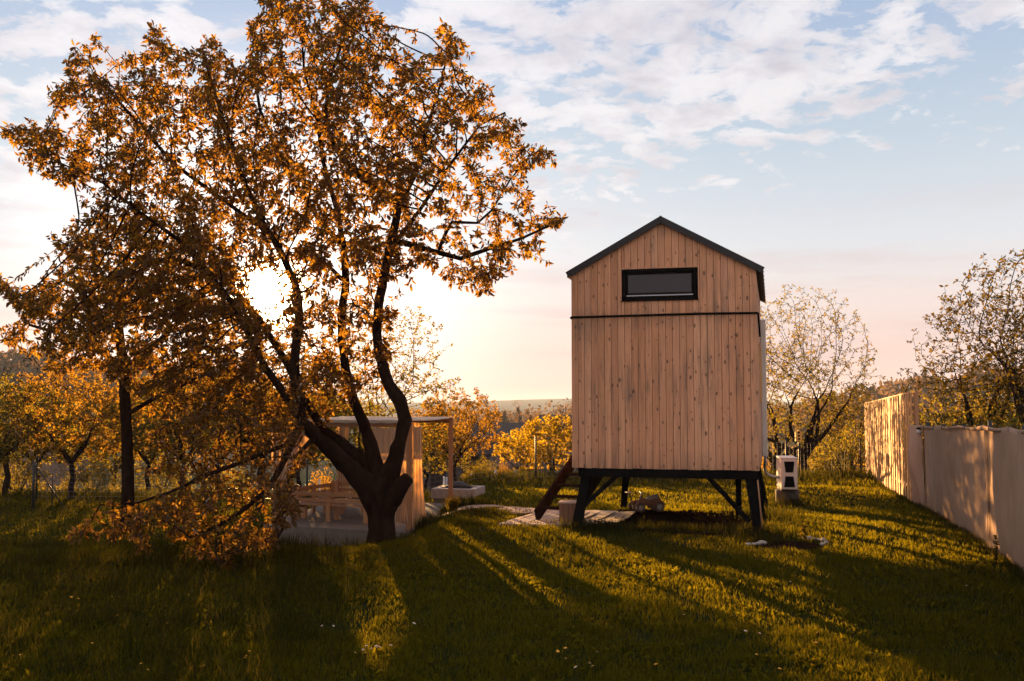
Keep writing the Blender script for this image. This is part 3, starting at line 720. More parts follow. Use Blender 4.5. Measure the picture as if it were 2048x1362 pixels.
def build_firepit():
    c = P(917, 1000, 24.3); z = gz(c.x, c.y)
    root = empty('fire_pit', (c.x,c.y,z), R(-12)); tag(root, 'square pale stone fire pit with a dark bowl beyond the pergola post', 'fire pit')
    mb = MB(); w, t, h = .54, .17, .30
    mb.box(-w,w,-w,-w+t,.06,h); mb.box(-w,w,w-t,w,.06,h); mb.box(-w,-w+t,-w+t,w-t,.06,h); mb.box(w-t,w,-w+t,w-t,.06,h)
    mb.build('stone_rim', M['rock'], root, bevel=.02)
    MB().box(-w+.06,w-.06,-w+.06,w-.06,-.15,.06).build('base', M['concrete'], root)
    MB().lathe([(.05,.17),(.22,.2),(.33,.30),(.35,.31),(.34,.325),(.3,.30),(.2,.22),(.02,.19)], sides=20).build('bowl', M['char'], root)
    MB().lathe([(.26,.315),(.2,.37),(.13,.42),(.05,.44),(.01,.44)], sides=14).build('lid', M['char'], root)
build_firepit()

# ---------------------------------------------------------------- fences on the right
FD = Vector((.257,.966,0)); FO = Vector((8.73,21.8,0)); FN = Vector((-.966,.257,0))
def FL_(s, n=0, z=0): p = FO + FD*s + FN*n; return Vector((p.x, p.y, z))
def build_slatfence():
    root = empty('slat_fence', FL_(0)); tag(root, 'tall sunlit fence of thin upright wooden slats past the fabric screen', 'fence'); o = FL_(0)
    segs = [(0.02,3.04),(3.08,6.1),(6.14,9.0),(9.04,12.0)]
    for a, b in segs:
        mb = MB(); s = a
        while s < b-.05:
            w = random.uniform(.15,.20); p = FL_(s+w/2); g = gz(p.x,p.y); top = 2.24 - .0205*s*.97 + random.uniform(-.008,.008); kk = int((s-a)/.2) % 2; n = .028*kk + random.uniform(-.004,.004)
            A = FL_(s, n) - o; B = FL_(s+w, n) - o; C_ = FL_(s+w, n-.016)-o; D_ = FL_(s, n-.016)-o
            vs = [Vector((q.x,q.y,g+.04)) for q in (A,B,C_,D_)] + [Vector((q.x,q.y,top)) for q in (A,B,C_,D_)]
            mb.add(vs, [(3,2,1,0),(4,5,6,7),(0,1,5,4),(1,2,6,5),(2,3,7,6),(3,0,4,7)]); s += w + random.uniform(.025,.05)
        mb.build('slat_panel', M['slat'], root)
        rl = MB()
        for h in (.35,1.15,2.0):
            p, q = FL_(a,-.035), FL_(b,-.035); rl.beam(Vector((p.x,p.y,gz(p.x,p.y)+h))-o, Vector((q.x,q.y,gz(q.x,q.y)+h-.02))-o, .04, .06)
        for h in (2.262,): 
            p, q = FL_(a,-.008), FL_(b,-.008); rl.beam(Vector((p.x,p.y,h-.02*a))-o, Vector((q.x,q.y,h-.02*b))-o, .03, .03)
        rl.build('rail', M['slat'], root)
    for s in (0,3.06,6.12,9.02,12.02):
        p = FL_(s,-.10); MB().beam(Vector((p.x,p.y,gz(p.x,p.y)-.1))-o, Vector((p.x,p.y,2.25-.02*s))-o, .08,.08, up=(0,1,0)).build('post', M['post'], root)
build_slatfence()
def build_screen():
    root = empty('fabric_fence', FL_(-8)); tag(root, 'beige shade-cloth screen fence running along the right of the lawn', 'fence'); o = FL_(-8)
    def topz(s): return 1.54 + (1.70-1.54)*(-s/8.2) if s > -8.2 else 1.70 + .01*(s+8.2)*-1
    marks = [-.02,-2.0,-8.18,-12.4,-17.0]
    for i in range(1, len(marks)-1):
        a, b = marks[i], marks[i+1]
        def fn(u, v):
            s = a + (b-a)*u; p = FL_(s); g = gz(p.x,p.y)+.015; t = topz(s) - .03*math.sin(math.pi*((u*3)%1))
            z = g + (t-g)*(1-v)
            n = .03 + .012*math.sin(s*1.1+v*1.5) + .012*mnoise.noise(Vector((s*2.5, v*4, 3))) + .05*math.sin(math.pi*v)*math.sin(math.pi*((u*3)%1))*.4 + .015*mnoise.noise(Vector((s*9, v*2.5, 7)))
            if u > .985 or u < .015: n += .012
            p = FL_(s, n); return Vector((p.x,p.y,z)) - o
        MB().grid(fn, 120, 24).build('cloth_panel', M['shade'], root, solid=.003)
        def hem(u, v):
            s = a + (b-a)*u; t = topz(s) - .03*math.sin(math.pi*((u*3)%1)); p = FL_(s, .052+.02*math.sin(s*2.1)); return Vector((p.x,p.y,t+.005-.05*v)) - o
        MB().grid(hem, 90, 1).build('hem', M['shade'], root, solid=.004)
        def seam(u, v):
            p = FL_(a - .03 - .06*u, .058 + .01*math.sin(v*9)); g = gz(p.x,p.y)+.02; return Vector((p.x,p.y,g+(topz(a)-g)*(1-v))) - o
        MB().grid(seam, 2, 16).build('seam', M['shade'], root, solid=.004)
        s_ = a-.4
        while s_ > b:
            p = FL_(s_, .06+.02*math.sin(s_*2.1)); q = FL_(s_, -.03); z_ = topz(s_)-.03
            MB().tube([Vector((p.x,p.y,z_-.03))-o, Vector((p.x,p.y,z_+.03))-o, Vector((q.x,q.y,z_+.05))-o], .005, 4).build('tie', M['steel'], root); s_ -= 1.05
    # loose end piece, blown out towards the lawn and catching the sun
    def loose(u, v):
        s = -2.02 + 1.99*u; p = FL_(s); g = gz(p.x,p.y)+.015; z = g + (topz(s)-g)*(1-v)
        n = .05 + .11*math.sin(math.pi*u)**1.2*math.sin(math.pi*min(1,v*1.05))*(1+.5*math.sin(v*5)) + .02*math.sin(u*14+v*5)
        p = FL_(s, n); return Vector((p.x,p.y,z)) - o
    MB().grid(loose, 40, 40).build('loose_flap', M['shade'], root, solid=.003)
    s = -.05
    while s > -17:
        p = FL_(s,-.05); MB().tube([Vector((p.x,p.y,gz(p.x,p.y)-.1))-o, Vector((p.x,p.y,topz(s)+(.07 if round(s,2) in (-2.05,-8.05) else .02)))-o], .03, 8).build('post', M['steel'], root); s -= 2.0
    c = FL_(-1.95,.11); l = empty('solar_lamp', (c.x,c.y,topz(-1.95)-.12)); tag(l, 'small white ball lamp clipped to the top edge of the fabric screen', 'lamp')
    MB().lathe([(.005,-.07),(.03,-.062),(.05,-.03),(.052,0),(.035,.03),(.02,.035)], sides=12).build('globe', M['white'], l)
    MB().lathe([(.03,.036),(.045,.04),(.045,.06),(.02,.075)], sides=12).build('cap', M['black'], l)
build_screen()
def build_insect_house():
    c = P(1597, 872, 31.0); g = gz(c.x,c.y)
    root = empty('bird_box', (c.x,c.y,g)); tag(root, 'yellow wooden nest box with three round holes on a thin pole', 'nest box')
    h = c.z-g
    MB().tube([(0,0,0),(0,0,h-.14)], .02, 6).build('pole', M['steel'], root)
    MB().prism([(-.10,-.16),(.10,-.16),(.10,.12),(0,.19),(-.10,.12)], -.05, .05, M=Matrix.Translation((0,0,h)) @ Matrix.Rotation(R(90),4,'X')).build('box', M['yellow'], root)
    for k in (-.09,.01,.11): MB().lathe([(.01,.048),(.035,.048),(.035,.054),(.01,.054)], sides=12, M=Matrix.Translation((0,0,h+k)) @ Matrix.Rotation(R(90),4,'X')).build('hole', M['black'], root)
build_insect_house()

# ---------------------------------------------------------------- stones, flower bed
def bed():
    c0 = P(1567, 1087, 14.3); k = 0
    for i, (u, v) in enumerate([(1492,1091),(1502,1090),(1512,1088),(1517,1083),(1612,1078),(1622,1079),(1631,1080),(1640,1082),(1646,1085),(1638,1088),(1604,1077),(1522,1086)]):
        Y = EYE*F/(v-808); x = (u-1024)/F*Y; r = random.uniform(.022,.042)
        o = MB().blob((0,0,0), (r*1.3,r,r*.75), seed=i, amp=.25).build('border_stone', M['rock']); o.location = (x, Y, gz(x,Y)+r*.45+.02)
        tag(o, 'small pale stone edging the little round bed by the cabin', 'stone', 'pale stones round the small bed')
    mb = MB(); c = ((1567-1024)/F*14.2, 14.2)
    mb.grid(lambda a, b: (c[0]+.52*b*math.cos(a*6.283), c[1]+.62*b*math.sin(a*6.283), gz(c[0]+.52*b*math.cos(a*6.283), c[1]+.62*b*math.sin(a*6.283))+.012+.015*(1-b)), 24, 4)
    tag(mb.build('bed_soil', M['soil']), kind='structure')
bed()

# ---------------------------------------------------------------- foliage tools
def norm(v): return v/np.maximum(np.linalg.norm(v, axis=-1, keepdims=True), 1e-9)
def leaves_arrays(pos, axis, L, wr=.42, fold=.25, curl=.35):
    n = len(pos); axis = norm(axis); curl = curl*rng.uniform(-.4,1.8,(n,1)); fold = fold*rng.uniform(.2,1.8,(n,1)); rnd = rng.normal(size=(n,3)); side = norm(np.cross(axis, rnd)); up = np.cross(side, axis)
    L = np.broadcast_to(np.asarray(L, float), (n,))[:,None]; w = L*wr/2
    a = pos; m1 = pos + axis*L*.35 - up*L*curl*.1; m2 = pos + axis*L*.72 - up*L*curl*.35; t = pos + axis*L - up*L*curl
    V = np.stack([a, m1+side*w+up*w*fold*2, m2+side*w*.8+up*w*fold*2, t, m2-side*w*.8+up*w*fold*2, m1-side*w+up*w*fold*2], 1).reshape(-1,3)
    b = (np.arange(n)*6)[:,None]
    Fq = np.concatenate([b+np.array([[0,1,2,3]]), b+np.array([[0,3,4,5]])], 0)
    return V, Fq
def colonize(pos0, par0, A, di, dk, step, iters=200, trop=(0,0,0), jit=.25, maxn=20000):
    pos = [np.array(p, float) for p in pos0]; par = list(par0)
    Pn = np.array(pos); nd = np.full(len(A), 1e9); ni = np.zeros(len(A), int)
    def upd(start, new):
        nonlocal nd, ni
        for k in range(0, len(new), 256):
            d = np.linalg.norm(A[:,None,:]-new[None,k:k+256,:], axis=2); j = d.argmin(1); dm = d[np.arange(len(A)), j]
            better = dm < nd; nd = np.where(better, dm, nd); ni = np.where(better, start+k+j, ni)
    upd(0, Pn); kids = {}
    trop = np.array(trop)
    for it in range(iters):
        alive = nd > dk
        A = A[alive]; nd = nd[alive]; ni = ni[alive]
        if len(A) == 0: break
        act = nd < di
        if not act.any(): break
        idx = ni[act]; v = norm(A[act]-Pn[idx]); un, inv = np.unique(idx, return_inverse=True)
        acc = np.zeros((len(un),3)); np.add.at(acc, inv, v); acc = norm(acc + trop + rng.normal(size=acc.shape)*jit)
        new = []; 
        for u, d in zip(un, acc):
            if kids.get(u,0) >= 3: continue
            kids[u] = kids.get(u,0)+1; new.append(Pn[u]+d*step); par.append(int(u))
        if not new: break
        new = np.array(new); s = len(Pn); Pn = np.vstack([Pn, new]); upd(s, new)
        if len(Pn) > maxn: break
    return Pn, np.array(par)
def radii(Pn, par, forced, tip=.004, p=2.3, cap=None):
    n = len(Pn); acc = np.zeros(n); r = np.zeros(n); nk = np.zeros(n, int)
    for i in range(n):
        if par[i] >= 0: nk[par[i]] += 1
    order = np.argsort(-depth(par)) 
    for i in order:
        ri = tip if acc[i] == 0 else acc[i]**(1/p)
        if i in forced: ri = forced[i]
        r[i] = ri
        if par[i] >= 0: acc[par[i]] += ri**p
    if cap is not None:
        for i in order[::-1]:
            if par[i] >= 0 and r[i] > r[par[i]]*.97 and i not in forced: r[i] = r[par[i]]*.97
    return r, nk
def depth(par):
    d = np.zeros(len(par), int)
    for i in range(len(par)):
        if par[i] >= 0: d[i] = d[par[i]]+1
    return d
def wood_mesh(name, Pn, par, r, mat, parent, sides_big=10, keep=0.0, wob=0.0):
    n = len(Pn); kids = [[] for _ in range(n)]
    for i in range(n):
        if par[i] >= 0: kids[par[i]].append(i)
    mb = MB(); stack = [i for i in range(n) if par[i] < 0]; chains = []
    starts = [(None, i) for i in stack]
    while starts:
        p, i = starts.pop(); ch = [] if p is None else [p]
        while True:
            ch.append(i)
            if not kids[i]: break
            ks = sorted(kids[i], key=lambda k: -r[k])
            for k in ks[1:]: starts.append((i, k))
            i = ks[0]
        chains.append((p is not None, ch))
    for side, ch in chains:
        if r[ch[1 if len(ch) > 1 else 0]] < keep: continue
        rr = [r[i] for i in ch]
        if side: rr[0] = rr[1] if len(rr) > 1 else rr[0]
        rm = max(rr); sd = sides_big if rm > .05 else (5 if rm > .012 else 3)
        pts = [Vector(Pn[i]) for i in ch]
        if len(pts) < 2: continue
        n0 = len(mb.v); mb.tube(pts, rr, sd, cap=rm > .02)
        if wob and rm > .05:
            for q in range(n0, len(mb.v)):
                v = Vector(mb.v[q]); k = mnoise.noise(v*5)*.5 + mnoise.noise(Vector((v.x*24, v.y*24, v.z*6)))*.45; c = pts[min((q-n0)//sd, len(pts)-1)]; mb.v[q] = tuple(v + (v-c)*k*wob)
    return mb.build(name, mat, parent)
def resample(poly, step):
    """poly: list of (Vector, r) -> resampled list"""
    out = [poly[0]]
    for (a, ra), (b, rb) in zip(poly[:-1], poly[1:]):
        k = max(1, round((b-a).length/step))
        for i in range(1, k+1): out.append((a.lerp(b, i/k), ra+(rb-ra)*i/k))
    return out
def rosettes(Pn, par, r, idx, k, L, droop=.5, wr=.42, spread=.9, off=.02, lv=.3):
    """k leaves per node around the twig direction"""
    d = norm(Pn[idx]-Pn[np.maximum(par[idx],0)] + 1e-6); n = len(idx)
    d = np.repeat(d, k, 0); c = np.repeat(Pn[idx], k, 0); rad = norm(np.cross(d, rng.normal(size=d.shape)))
    ax = norm(d*rng.uniform(.1,.9,(n*k,1)) + rad*spread + np.array([0,0,-1])*rng.uniform(0,droop*1.6,(n*k,1)))
    pos = c + rad*off*rng.uniform(.2,1,(n*k,1)) + d*rng.uniform(-.04,.03,(n*k,1))
    return leaves_arrays(pos, ax, L*rng.uniform(1-lv,1+lv,n*k), wr)
def in_poly(poly, u, v):
    poly = np.array(poly, float); x0, y0 = poly[:,0], poly[:,1]; x1, y1 = np.roll(x0,-1), np.roll(y0,-1)
    c = np.zeros(len(u), bool)
    for a, b, c_, d in zip(x0, y0, x1, y1):
        with np.errstate(divide='ignore', invalid='ignore'):
            k = ((b > v) != (d > v)) & (u < (c_-a)*(v-b)/(d-b+1e-12)+a)
        c ^= k
    return c
def poly_dist(poly, u, v):
    p = np.array(poly, float); q = np.roll(p,-1,0); best = np.full(len(u), 1e9)
    for a, b in zip(p, q):
        ab = b-a; t = np.clip(((u-a[0])*ab[0]+(v-a[1])*ab[1])/(ab@ab+1e-9), 0, 1)
        best = np.minimum(best, np.hypot(u-a[0]-t*ab[0], v-a[1]-t*ab[1]))
    return best
def PV(u, v, Y):
    a, b = (u-W0/2)/F, (H0/2-v)/F
    y = math.cos(PITCH)-b*math.sin(PITCH); z = math.sin(PITCH)+b*math.cos(PITCH)
    return np.stack([a*Y/y, Y, EYE+z*Y/y], -1)
def crown_points(poly, n, Yc, Dmax, k=110.0, holes=(), keep=None):
    pp = np.array(poly); out = []
    lo, hi_ = pp.min(0), pp.max(0); got = 0
    while got < n:
        u = rng.uniform(lo[0], hi_[0], n*2); v = rng.uniform(lo[1], hi_[1], n*2)
        m = in_poly(poly, u, v); u, v = u[m], v[m]
        d = poly_dist(poly, u, v); dep = Dmax*np.sqrt(1-(1-np.clip(d/k,0,1))**2)
        Y = Yc + dep*rng.uniform(-1,1,len(u))
        w = np.ones(len(u))
        for (hu, hv, hr, hw) in holes: w *= np.where(np.hypot(u-hu, v-hv) < hr, hw, 1)
        # clumps and gaps
        nz = np.array([mnoise.noise(Vector((a*.017, b*.017, c*.55))) for a, b, c in zip(u, v, Y)])
        w *= np.clip(.54+nz*2.8, .04, 1)
        m = rng.uniform(0,1,len(u)) < w; q = PV(u[m], v[m], Y[m]); out.append(q); got += len(q)
    return np.concatenate(out)[:n]

# ---------------------------------------------------------------- the big cherry tree
def px_limb(rows):
    rows = [(u, v, Y + (max(0, (840-v)/500)*1.5 if 13.5 < Y < 15.5 else 0), rp) for u, v, Y, rp in rows]
    return [(P(u, v, Y), rp*(.84 if v < 900 else .92)*Y/F) for u, v, Y, rp in rows]
def build_from_limbs(limbs, step):
    """limbs: list of (attach_point or None, rows). returns pos, par, forced"""
    pos, par, forced = [], [], {}
    for at, rows in limbs:
        pts = resample(px_limb(rows), step)
        if at is None: prev = -1; seq = pts
        else:
            p0 = pts[0][0]; prev = min(range(len(pos)), key=lambda i: (Vector(pos[i])-p0).length); seq = pts[1:] if (Vector(pos[prev])-p0).length < step*.8 else pts
        for p, r in seq:
            pos.append(tuple(p)); par.append(prev); prev = len(pos)-1; forced[prev] = r
    return pos, par, forced
def cherry():
    bz = gz(-2.03,15.6)
    yb = 15.6
    limbs = [
     (None, [(763,1112,yb,42),(763,1090,yb,33),(763,1062,yb,28),(762,1035,yb,28),(763,1008,yb,32),(765,985,yb,37),(768,965,yb,35),(769,950,yb,26)]),
     (1, [(758,1040,yb,18),(748,1005,15.55,24),(732,970,15.5,24),(700,935,15.4,20),(664,902,15.2,17),(632,872,15.1,15),(605,845,15.0,14),(594,790,14.9,12.5),(588,735,14.8,11.5),(593,680,14.8,10.5),(600,630,14.8,9.5),(592,572,14.7,8.5),(562,505,14.6,7.5),(512,420,14.6,6),(472,320,14.5,4.5),(436,210,14.4,3.5),(415,130,14.3,2)]),
     (1, [(605,845,15,10),(575,795,14.8,10),(532,738,14.6,9),(503,680,14.5,8),(468,612,14.4,7),(418,545,14.3,6),(355,478,14.1,5),(280,425,13.9,4),(205,365,13.8,3),(90,312,13.8,1.6)]),
     (1, [(540,470,14.6,6),(460,410,15.2,5),(350,330,15.8,5),(270,240,16.2,4),(190,150,16.4,2.5)]),
     (1, [(768,965,yb,17),(735,925,15.9,14),(702,900,16.1,12),(672,876,16.3,11),(645,858,16.5,10),(610,800,16.8,9),(570,720,17.1,8),(520,640,17.4,8),(450,560,17.6,7),(360,520,17.8,5),(250,520,17.9,3.5)]),
     (1, [(766,972,yb,22),(750,930,15.8,18),(741,890,16.0,16),(727,845,16.2,13),(706,800,16.3,12),(692,740,16.4,10),(683,680,16.4,9.5),(684,620,16.4,9.5),(692,565,16.4,9),(688,500,16.5,8),(674,420,16.6,6.5),(648,330,16.7,5),(634,240,16.8,4),(608,140,16.9,2.8),(600,20,17,1.6)]),
     (1, [(690,500,16.5,7),(640,440,17.2,6),(570,340,17.6,5),(520,220,17.8,4),(500,90,17.9,2)]),
     (1, [(690,565,16.4,6),(660,535,16.5,5),(620,515,16.6,4)]),
     (1, [(770,968,yb,24),(788,925,15.4,18),(800,880,15.2,15),(810,840,15.1,15),(800,802,15.0,17),(778,770,15.0,14),(760,715,15.0,11),(753,665,15.0,11),(757,610,15.0,11),(767,555,15.0,11),(779,500,15.0,11),(792,440,15.0,10),(797,395,15.0,9),(800,362,15.0,8)]),
     (1, [(798,412,15,9),(775,392,15,9),(745,372,15,8),(702,337,14.9,8),(668,290,14.8,7),(652,250,14.8,5.5),(655,170,14.8,4),(690,70,14.8,2.5)]),
     (1, [(790,480,15,8),(837,494,14.9,6.5),(876,505,14.8,6),(921,517,14.7,5.5),(988,494,14.6,4.5),(1040,478,14.5,3.5),(1080,460,14.5,2.8),(1123,440,14.5,1.8)]),
     (1, [(876,505,14.8,5),(890,470,14.7,4.5),(904,444,14.6,4),(955,446,14.5,3.2),(983,421,14.5,2.8),(1020,360,14.5,2.2),(1060,310,14.5,1.5)]),
     (1, [(794,425,15,7),(830,350,15.4,6),(850,270,15.8,4.5),(880,170,16.0,3.2),(900,90,16.1,2)]),
     (1, [(780,500,15,6),(840,420,14.4,5),(900,330,14.0,4),(960,250,13.9,2.5),(1010,225,13.9,1.8)]),
     (1, [(768,1038,yb,16),(778,1008,15.5,20),(792,984,15.4,19),(806,968,15.3,16),(818,956,15.28,13)]),
     (1, [(605,845,15,9),(585,885,14.5,8),(566,925,14.1,7),(545,965,13.7,6),(500,1010,13.1,5),(440,1050,12.5,4),(380,1075,12.1,3)]),
     (1, [(630,872,15.1,6),(600,905,14.6,5),(585,950,14.0,4.5),(575,1000,13.5,4),(565,1060,13.0,3),(540,1100,12.6,2)]),
     (1, [(585,885,14.5,6),(520,909,14.2,5),(470,930,13.9,5),(421,947,13.6,4.5),(339,985,13.1,3.5),(277,1005,12.8,2.5),(200,1010,12.6,1.8)]),
     (1, [(440,1050,12.5,3),(430,1100,12.0,2.5),(440,1140,11.7,2)]),
    ]
    pos, par, forced = build_from_limbs(limbs, .15)
    crown = [(488,-5),(540,-40),(620,-70),(700,-40),(765,25),(790,90),(850,70),(885,38),(935,90),(955,130),(930,175),(1000,165),(1008,232),(1052,238),(1040,290),(1090,285),(1104,330),(1070,345),(1062,390),(1075,430),(1095,420),(1137,428),(1128,462),(1088,480),(1106,528),(1050,530),(1002,555),(985,590),(930,580),(880,555),(850,525),(830,560),(805,600),(780,650),(790,720),(740,760),(700,800),(640,840),(560,880),(500,860),(470,800),(440,720),(330,640),(150,600),(60,640),(10,600),(-20,560),(30,560),(120,590),(180,540),(95,480),(75,440),(110,445),(180,430),(160,380),(100,365),(50,330),(-5,285),(5,250),(60,238),(105,240),(98,160),(130,140),(105,118),(165,125),(135,82),(190,68),(230,125),(262,95),(285,135),(298,50),(330,38),(352,100),(400,60),(432,66),(440,110),(500,95)]
    A1 = crown_points(crown, 11500, 15.7, 2.5, 150, holes=[(541,585,26,.0),(541,585,48,.25),(600,560,45,.3),(650,600,40,.3),(730,590,50,.15),(830,590,50,.1),(900,480,55,.25),(985,440,55,.25),(940,400,40,.4),(720,700,55,.25),(620,680,45,.35),(860,400,50,.4),(560,720,45,.4),(820,480,30,.3),(1010,370,40,.5)])
    low = [(240,1010),(340,985),(420,960),(520,940),(600,960),(600,1040),(560,1090),(540,1150),(470,1180),(390,1160),(380,1110),(300,1110),(240,1075),(130,1080),(140,1040)]
    A2 = crown_points(low, 1200, 12.8, .9, 60)
    low2 = [(420,800),(600,830),(650,880),(600,940),(520,930),(440,960),(330,1000),(280,940),(300,860)]
    A3 = crown_points(low2, 420, 14.0, 1.0, 70)
    left = [(450,540),(530,620),(540,760),(500,850),(400,850),(300,800),(180,745),(60,700),(120,600),(300,560)]
    A4 = crown_points(left, 1700, 15.6, 1.7, 90)
    A = np.concatenate([A1, A2, A3, A4])
    gzv = hz(A[:,0], A[:,1]); A = A[A[:,2] > gzv+.12]
    Pn, pr = colonize(pos, par, A, 1.3, .14, .115, 280, (0,0,.05), .30, 36000)
    r, nk = radii(Pn, pr, forced, .0042, 2.25, cap=1)
    root = empty('cherry_tree', (0,0,0)); tag(root, 'big spreading cherry tree with a forked trunk and the low sun behind its crown', 'tree')
    wood_mesh('trunk', Pn, pr, r, M['bark'], root, 26, wob=.36)
    n0 = len(pos); grown = np.arange(n0, len(Pn)); thin = grown[(r[grown] < .011)]
    ends = thin[nk[thin] == 0]; mid = thin[nk[thin] > 0]
    mid = mid[rng.uniform(size=len(mid)) < .95]
    # keep a gap round the sun's place in the crown
    V1, F1 = rosettes(Pn, pr, r, ends, 9, .082, .8, .38, lv=.5); V2, F2 = rosettes(Pn, pr, r, mid, 6, .074, .8, .38, lv=.5)
    print('cherry nodes', len(Pn), 'leaves', len(F1)//2+len(F2)//2)
    V = np.concatenate([V1, V2]); Fq = np.concatenate([F1, F2+len(V1)])
    np_mesh('crown', V, Fq, M['leaf'], root)
    # withered blossom tufts among the leaves
    bl = rng.choice(mid, 420); VB, FB = rosettes(Pn, pr, r, bl, 3, .035, .4, .8)
    np_mesh('blossom', VB, FB, M['blossom'], root)
    base = Vector((-2.03,15.6,bz)); root.location = base
    for c in root.children: c.location = -base
cherry()

def tree2():
    limbs = [
     (None, [(256,1060,21,18),(255,1030,21,14),(256,960,21,13),(254,880,21,13),(250,800,21,12.5),(248,740,21,12),(240,680,21,11),(235,620,21,9),(245,560,21,7),(260,500,21,4)]),
     (1, [(248,740,21,8),(200,700,20.6,7),(130,670,20.2,5),(60,650,20,3)]),
     (1, [(250,760,21,8),(300,700,21.3,7),(360,640,21.6,5),(410,580,21.8,3.5)]),
     (1, [(240,680,21,7),(190,610,21.4,6),(130,560,21.8,4),(60,590,22,2.5)]),
     (1, [(235,640,21,6),(300,570,20.6,5),(350,500,20.4,3)]),
     (1, [(252,830,21,6),(320,790,20.7,5),(390,760,20.5,3.5)])]
    pos, par, forced = build_from_limbs(limbs, .17)
    crown = [(-20,545),(40,560),(80,560),(130,520),(150,470),(210,440),(300,400),(420,420),(470,520),(480,640),(470,760),(440,840),(330,840),(290,770),(200,740),(120,750),(60,715),(10,690),(0,650),(70,640),(20,600)]
    A = crown_points(crown, 4400, 21.0, 2.2, 130)
    Pn, pr = colonize(pos, par, A, 1.5, .21, .17, 200, (0,0,.03), .28, 9000)
    r, nk = radii(Pn, pr, forced, .005, 2.25, cap=1)
    root = empty('cherry_tree', (0,0,0)); tag(root, 'dark straight-stemmed cherry tree at the left with branches spreading from its upper trunk', 'tree')
    wood_mesh('trunk', Pn, pr, r, M['bark'], root, 10, wob=.3)
    n0 = len(pos); g = np.arange(n0, len(Pn)); thin = g[r[g] < .014]; ends = thin[nk[thin]==0]; mid = thin[nk[thin]>0]; mid = mid[rng.uniform(size=len(mid)) < .7]
    V1, F1 = rosettes(Pn, pr, r, ends, 10, .105, .7, .4, lv=.45); V2, F2 = rosettes(Pn, pr, r, mid, 7, .10, .7, .4, lv=.45)
    np_mesh('crown', np.concatenate([V1,V2]), np.concatenate([F1,F2+len(V1)]), M['leaf'], root)
    b = P(256,1040,21); b.z = gz(b.x,b.y); root.location = b
    for c in root.children: c.location = -b
tree2()

# ---------------------------------------------------------------- smaller trees, grown in their own space
def grow_tree(h, w, trunk_h, n, leafL, mat, bark, shape='round', r0=.09, lean=0, seed=0, leaf_n=(6,3), bare=False, multi=1, wr=.5, tall=1.0, sparse=1.0):
    pos, par, forced = [], [], {}
    def add(p, pr, r): pos.append(tuple(p)); par.append(pr); forced[len(pos)-1] = r; return len(pos)-1
    k = add((0,0,-.15), -1, r0*1.5); k = add((0,0,.05), k, r0*1.15)
    steps = max(2, int(trunk_h/.18)); 
    for i in range(1, steps+1): k = add((lean*i/steps+.03*math.sin(i*1.7+seed), .03*math.cos(i*1.3+seed), .05+trunk_h*i/steps), k, r0*(1-.25*i/steps))
    fork = k
    nl = 4 if multi == 1 else multi+2
    for j in range(nl):
        a = 2*math.pi*j/nl + seed + rng.uniform(-.3,.3); kk = fork; p = Vector(pos[fork]); d = Vector((math.cos(a)*.8, math.sin(a)*.8, 1.0)).normalized()
        m = int((h-trunk_h)*.55/.2)
        for i in range(m):
            d = (d + Vector((rng.normal()*.16, rng.normal()*.16, .06+rng.normal()*.1))).normalized(); p = p + d*.2*(w/ (h-trunk_h)*.6+.5); kk = add(p, kk, max(.012, r0*.6*(1-i/m)))
    c = np.array([lean, 0, trunk_h + (h-trunk_h)*.5])
    q = rng.normal(size=(n*3,3)); q = norm(q)*rng.uniform(0,1,(n*3,1))**(1/2.4)
    A = c + q*np.array([w/2, w/2, (h-trunk_h)*.5])
    nz = np.array([mnoise.noise(Vector(a)*(.9) + Vector((seed*7,0,0))) for a in A]); A = A[rng.uniform(size=len(A)) < np.clip(.6+nz*2.4, .05, 1)*sparse][:n]
    Pn, pr = colonize(pos, par, A, 2.0, .2, .15, 150, (0,0,.10), .3, 7000)
    r, nk = radii(Pn, pr, forced, .005, 2.3, cap=1)
    root = empty('fruit_tree', (0,0,0)); wood_mesh('trunk', Pn, pr, r, bark, root, 8, wob=.3)
    g = np.arange(len(pos), len(Pn)); thin = g[r[g] < .016]; ends = thin[nk[thin]==0]; mid = thin[nk[thin]>0]
    if not bare:
        V1, F1 = rosettes(Pn, pr, r, ends, leaf_n[0], leafL, .3, wr, .9, .03); V2, F2 = rosettes(Pn, pr, r, mid, leaf_n[1], leafL, .3, wr, .9, .03)
        np_mesh('crown', np.concatenate([V1,V2]), np.concatenate([F1,F2+len(V1)]), mat, root)
    return root
def place(src, first, u, Y, label, cat, group=None, rz=0, s=1.0, name=None, x=None):
    o = src if first else copy_tree(src)
    X = (u-1024)/F*Y if x is None else x
    o.location = (X, Y, gz(X, Y)-.02); o.rotation_euler.z = rz; o.scale = (s,s,s)
    tag(o, label, cat, group)
    if name: o.name = name
    return o
GO = 'orchard trees behind the lawn'
M['leaf5'] = leafmat('bright_spring_leaf', [(.05,.045,.006),(.07,.06,.008),(.055,.04,.006)], [(.50,.31,.010),(.58,.39,.015),(.50,.28,.010)], .62, 0)
TA = grow_tree(4.3,4.0,1.1,900,.085,M['leaf2'],M['bark2'],seed=1,leaf_n=(12,7))
TB = grow_tree(3.7,4.4,1.0,900,.085,M['leaf4'],M['bark2'],seed=2,lean=.25,leaf_n=(12,7),r0=.08)
TC = grow_tree(5.2,4.6,1.3,1000,.085,M['leaf3'],M['bark2'],seed=3,leaf_n=(6,3),r0=.12,sparse=.8)
TD = grow_tree(6.6,5.0,.7,1500,.085,M['leaf4'],M['bark2'],seed=4,leaf_n=(6,2),r0=.12,multi=4,wr=.5)
used = set()
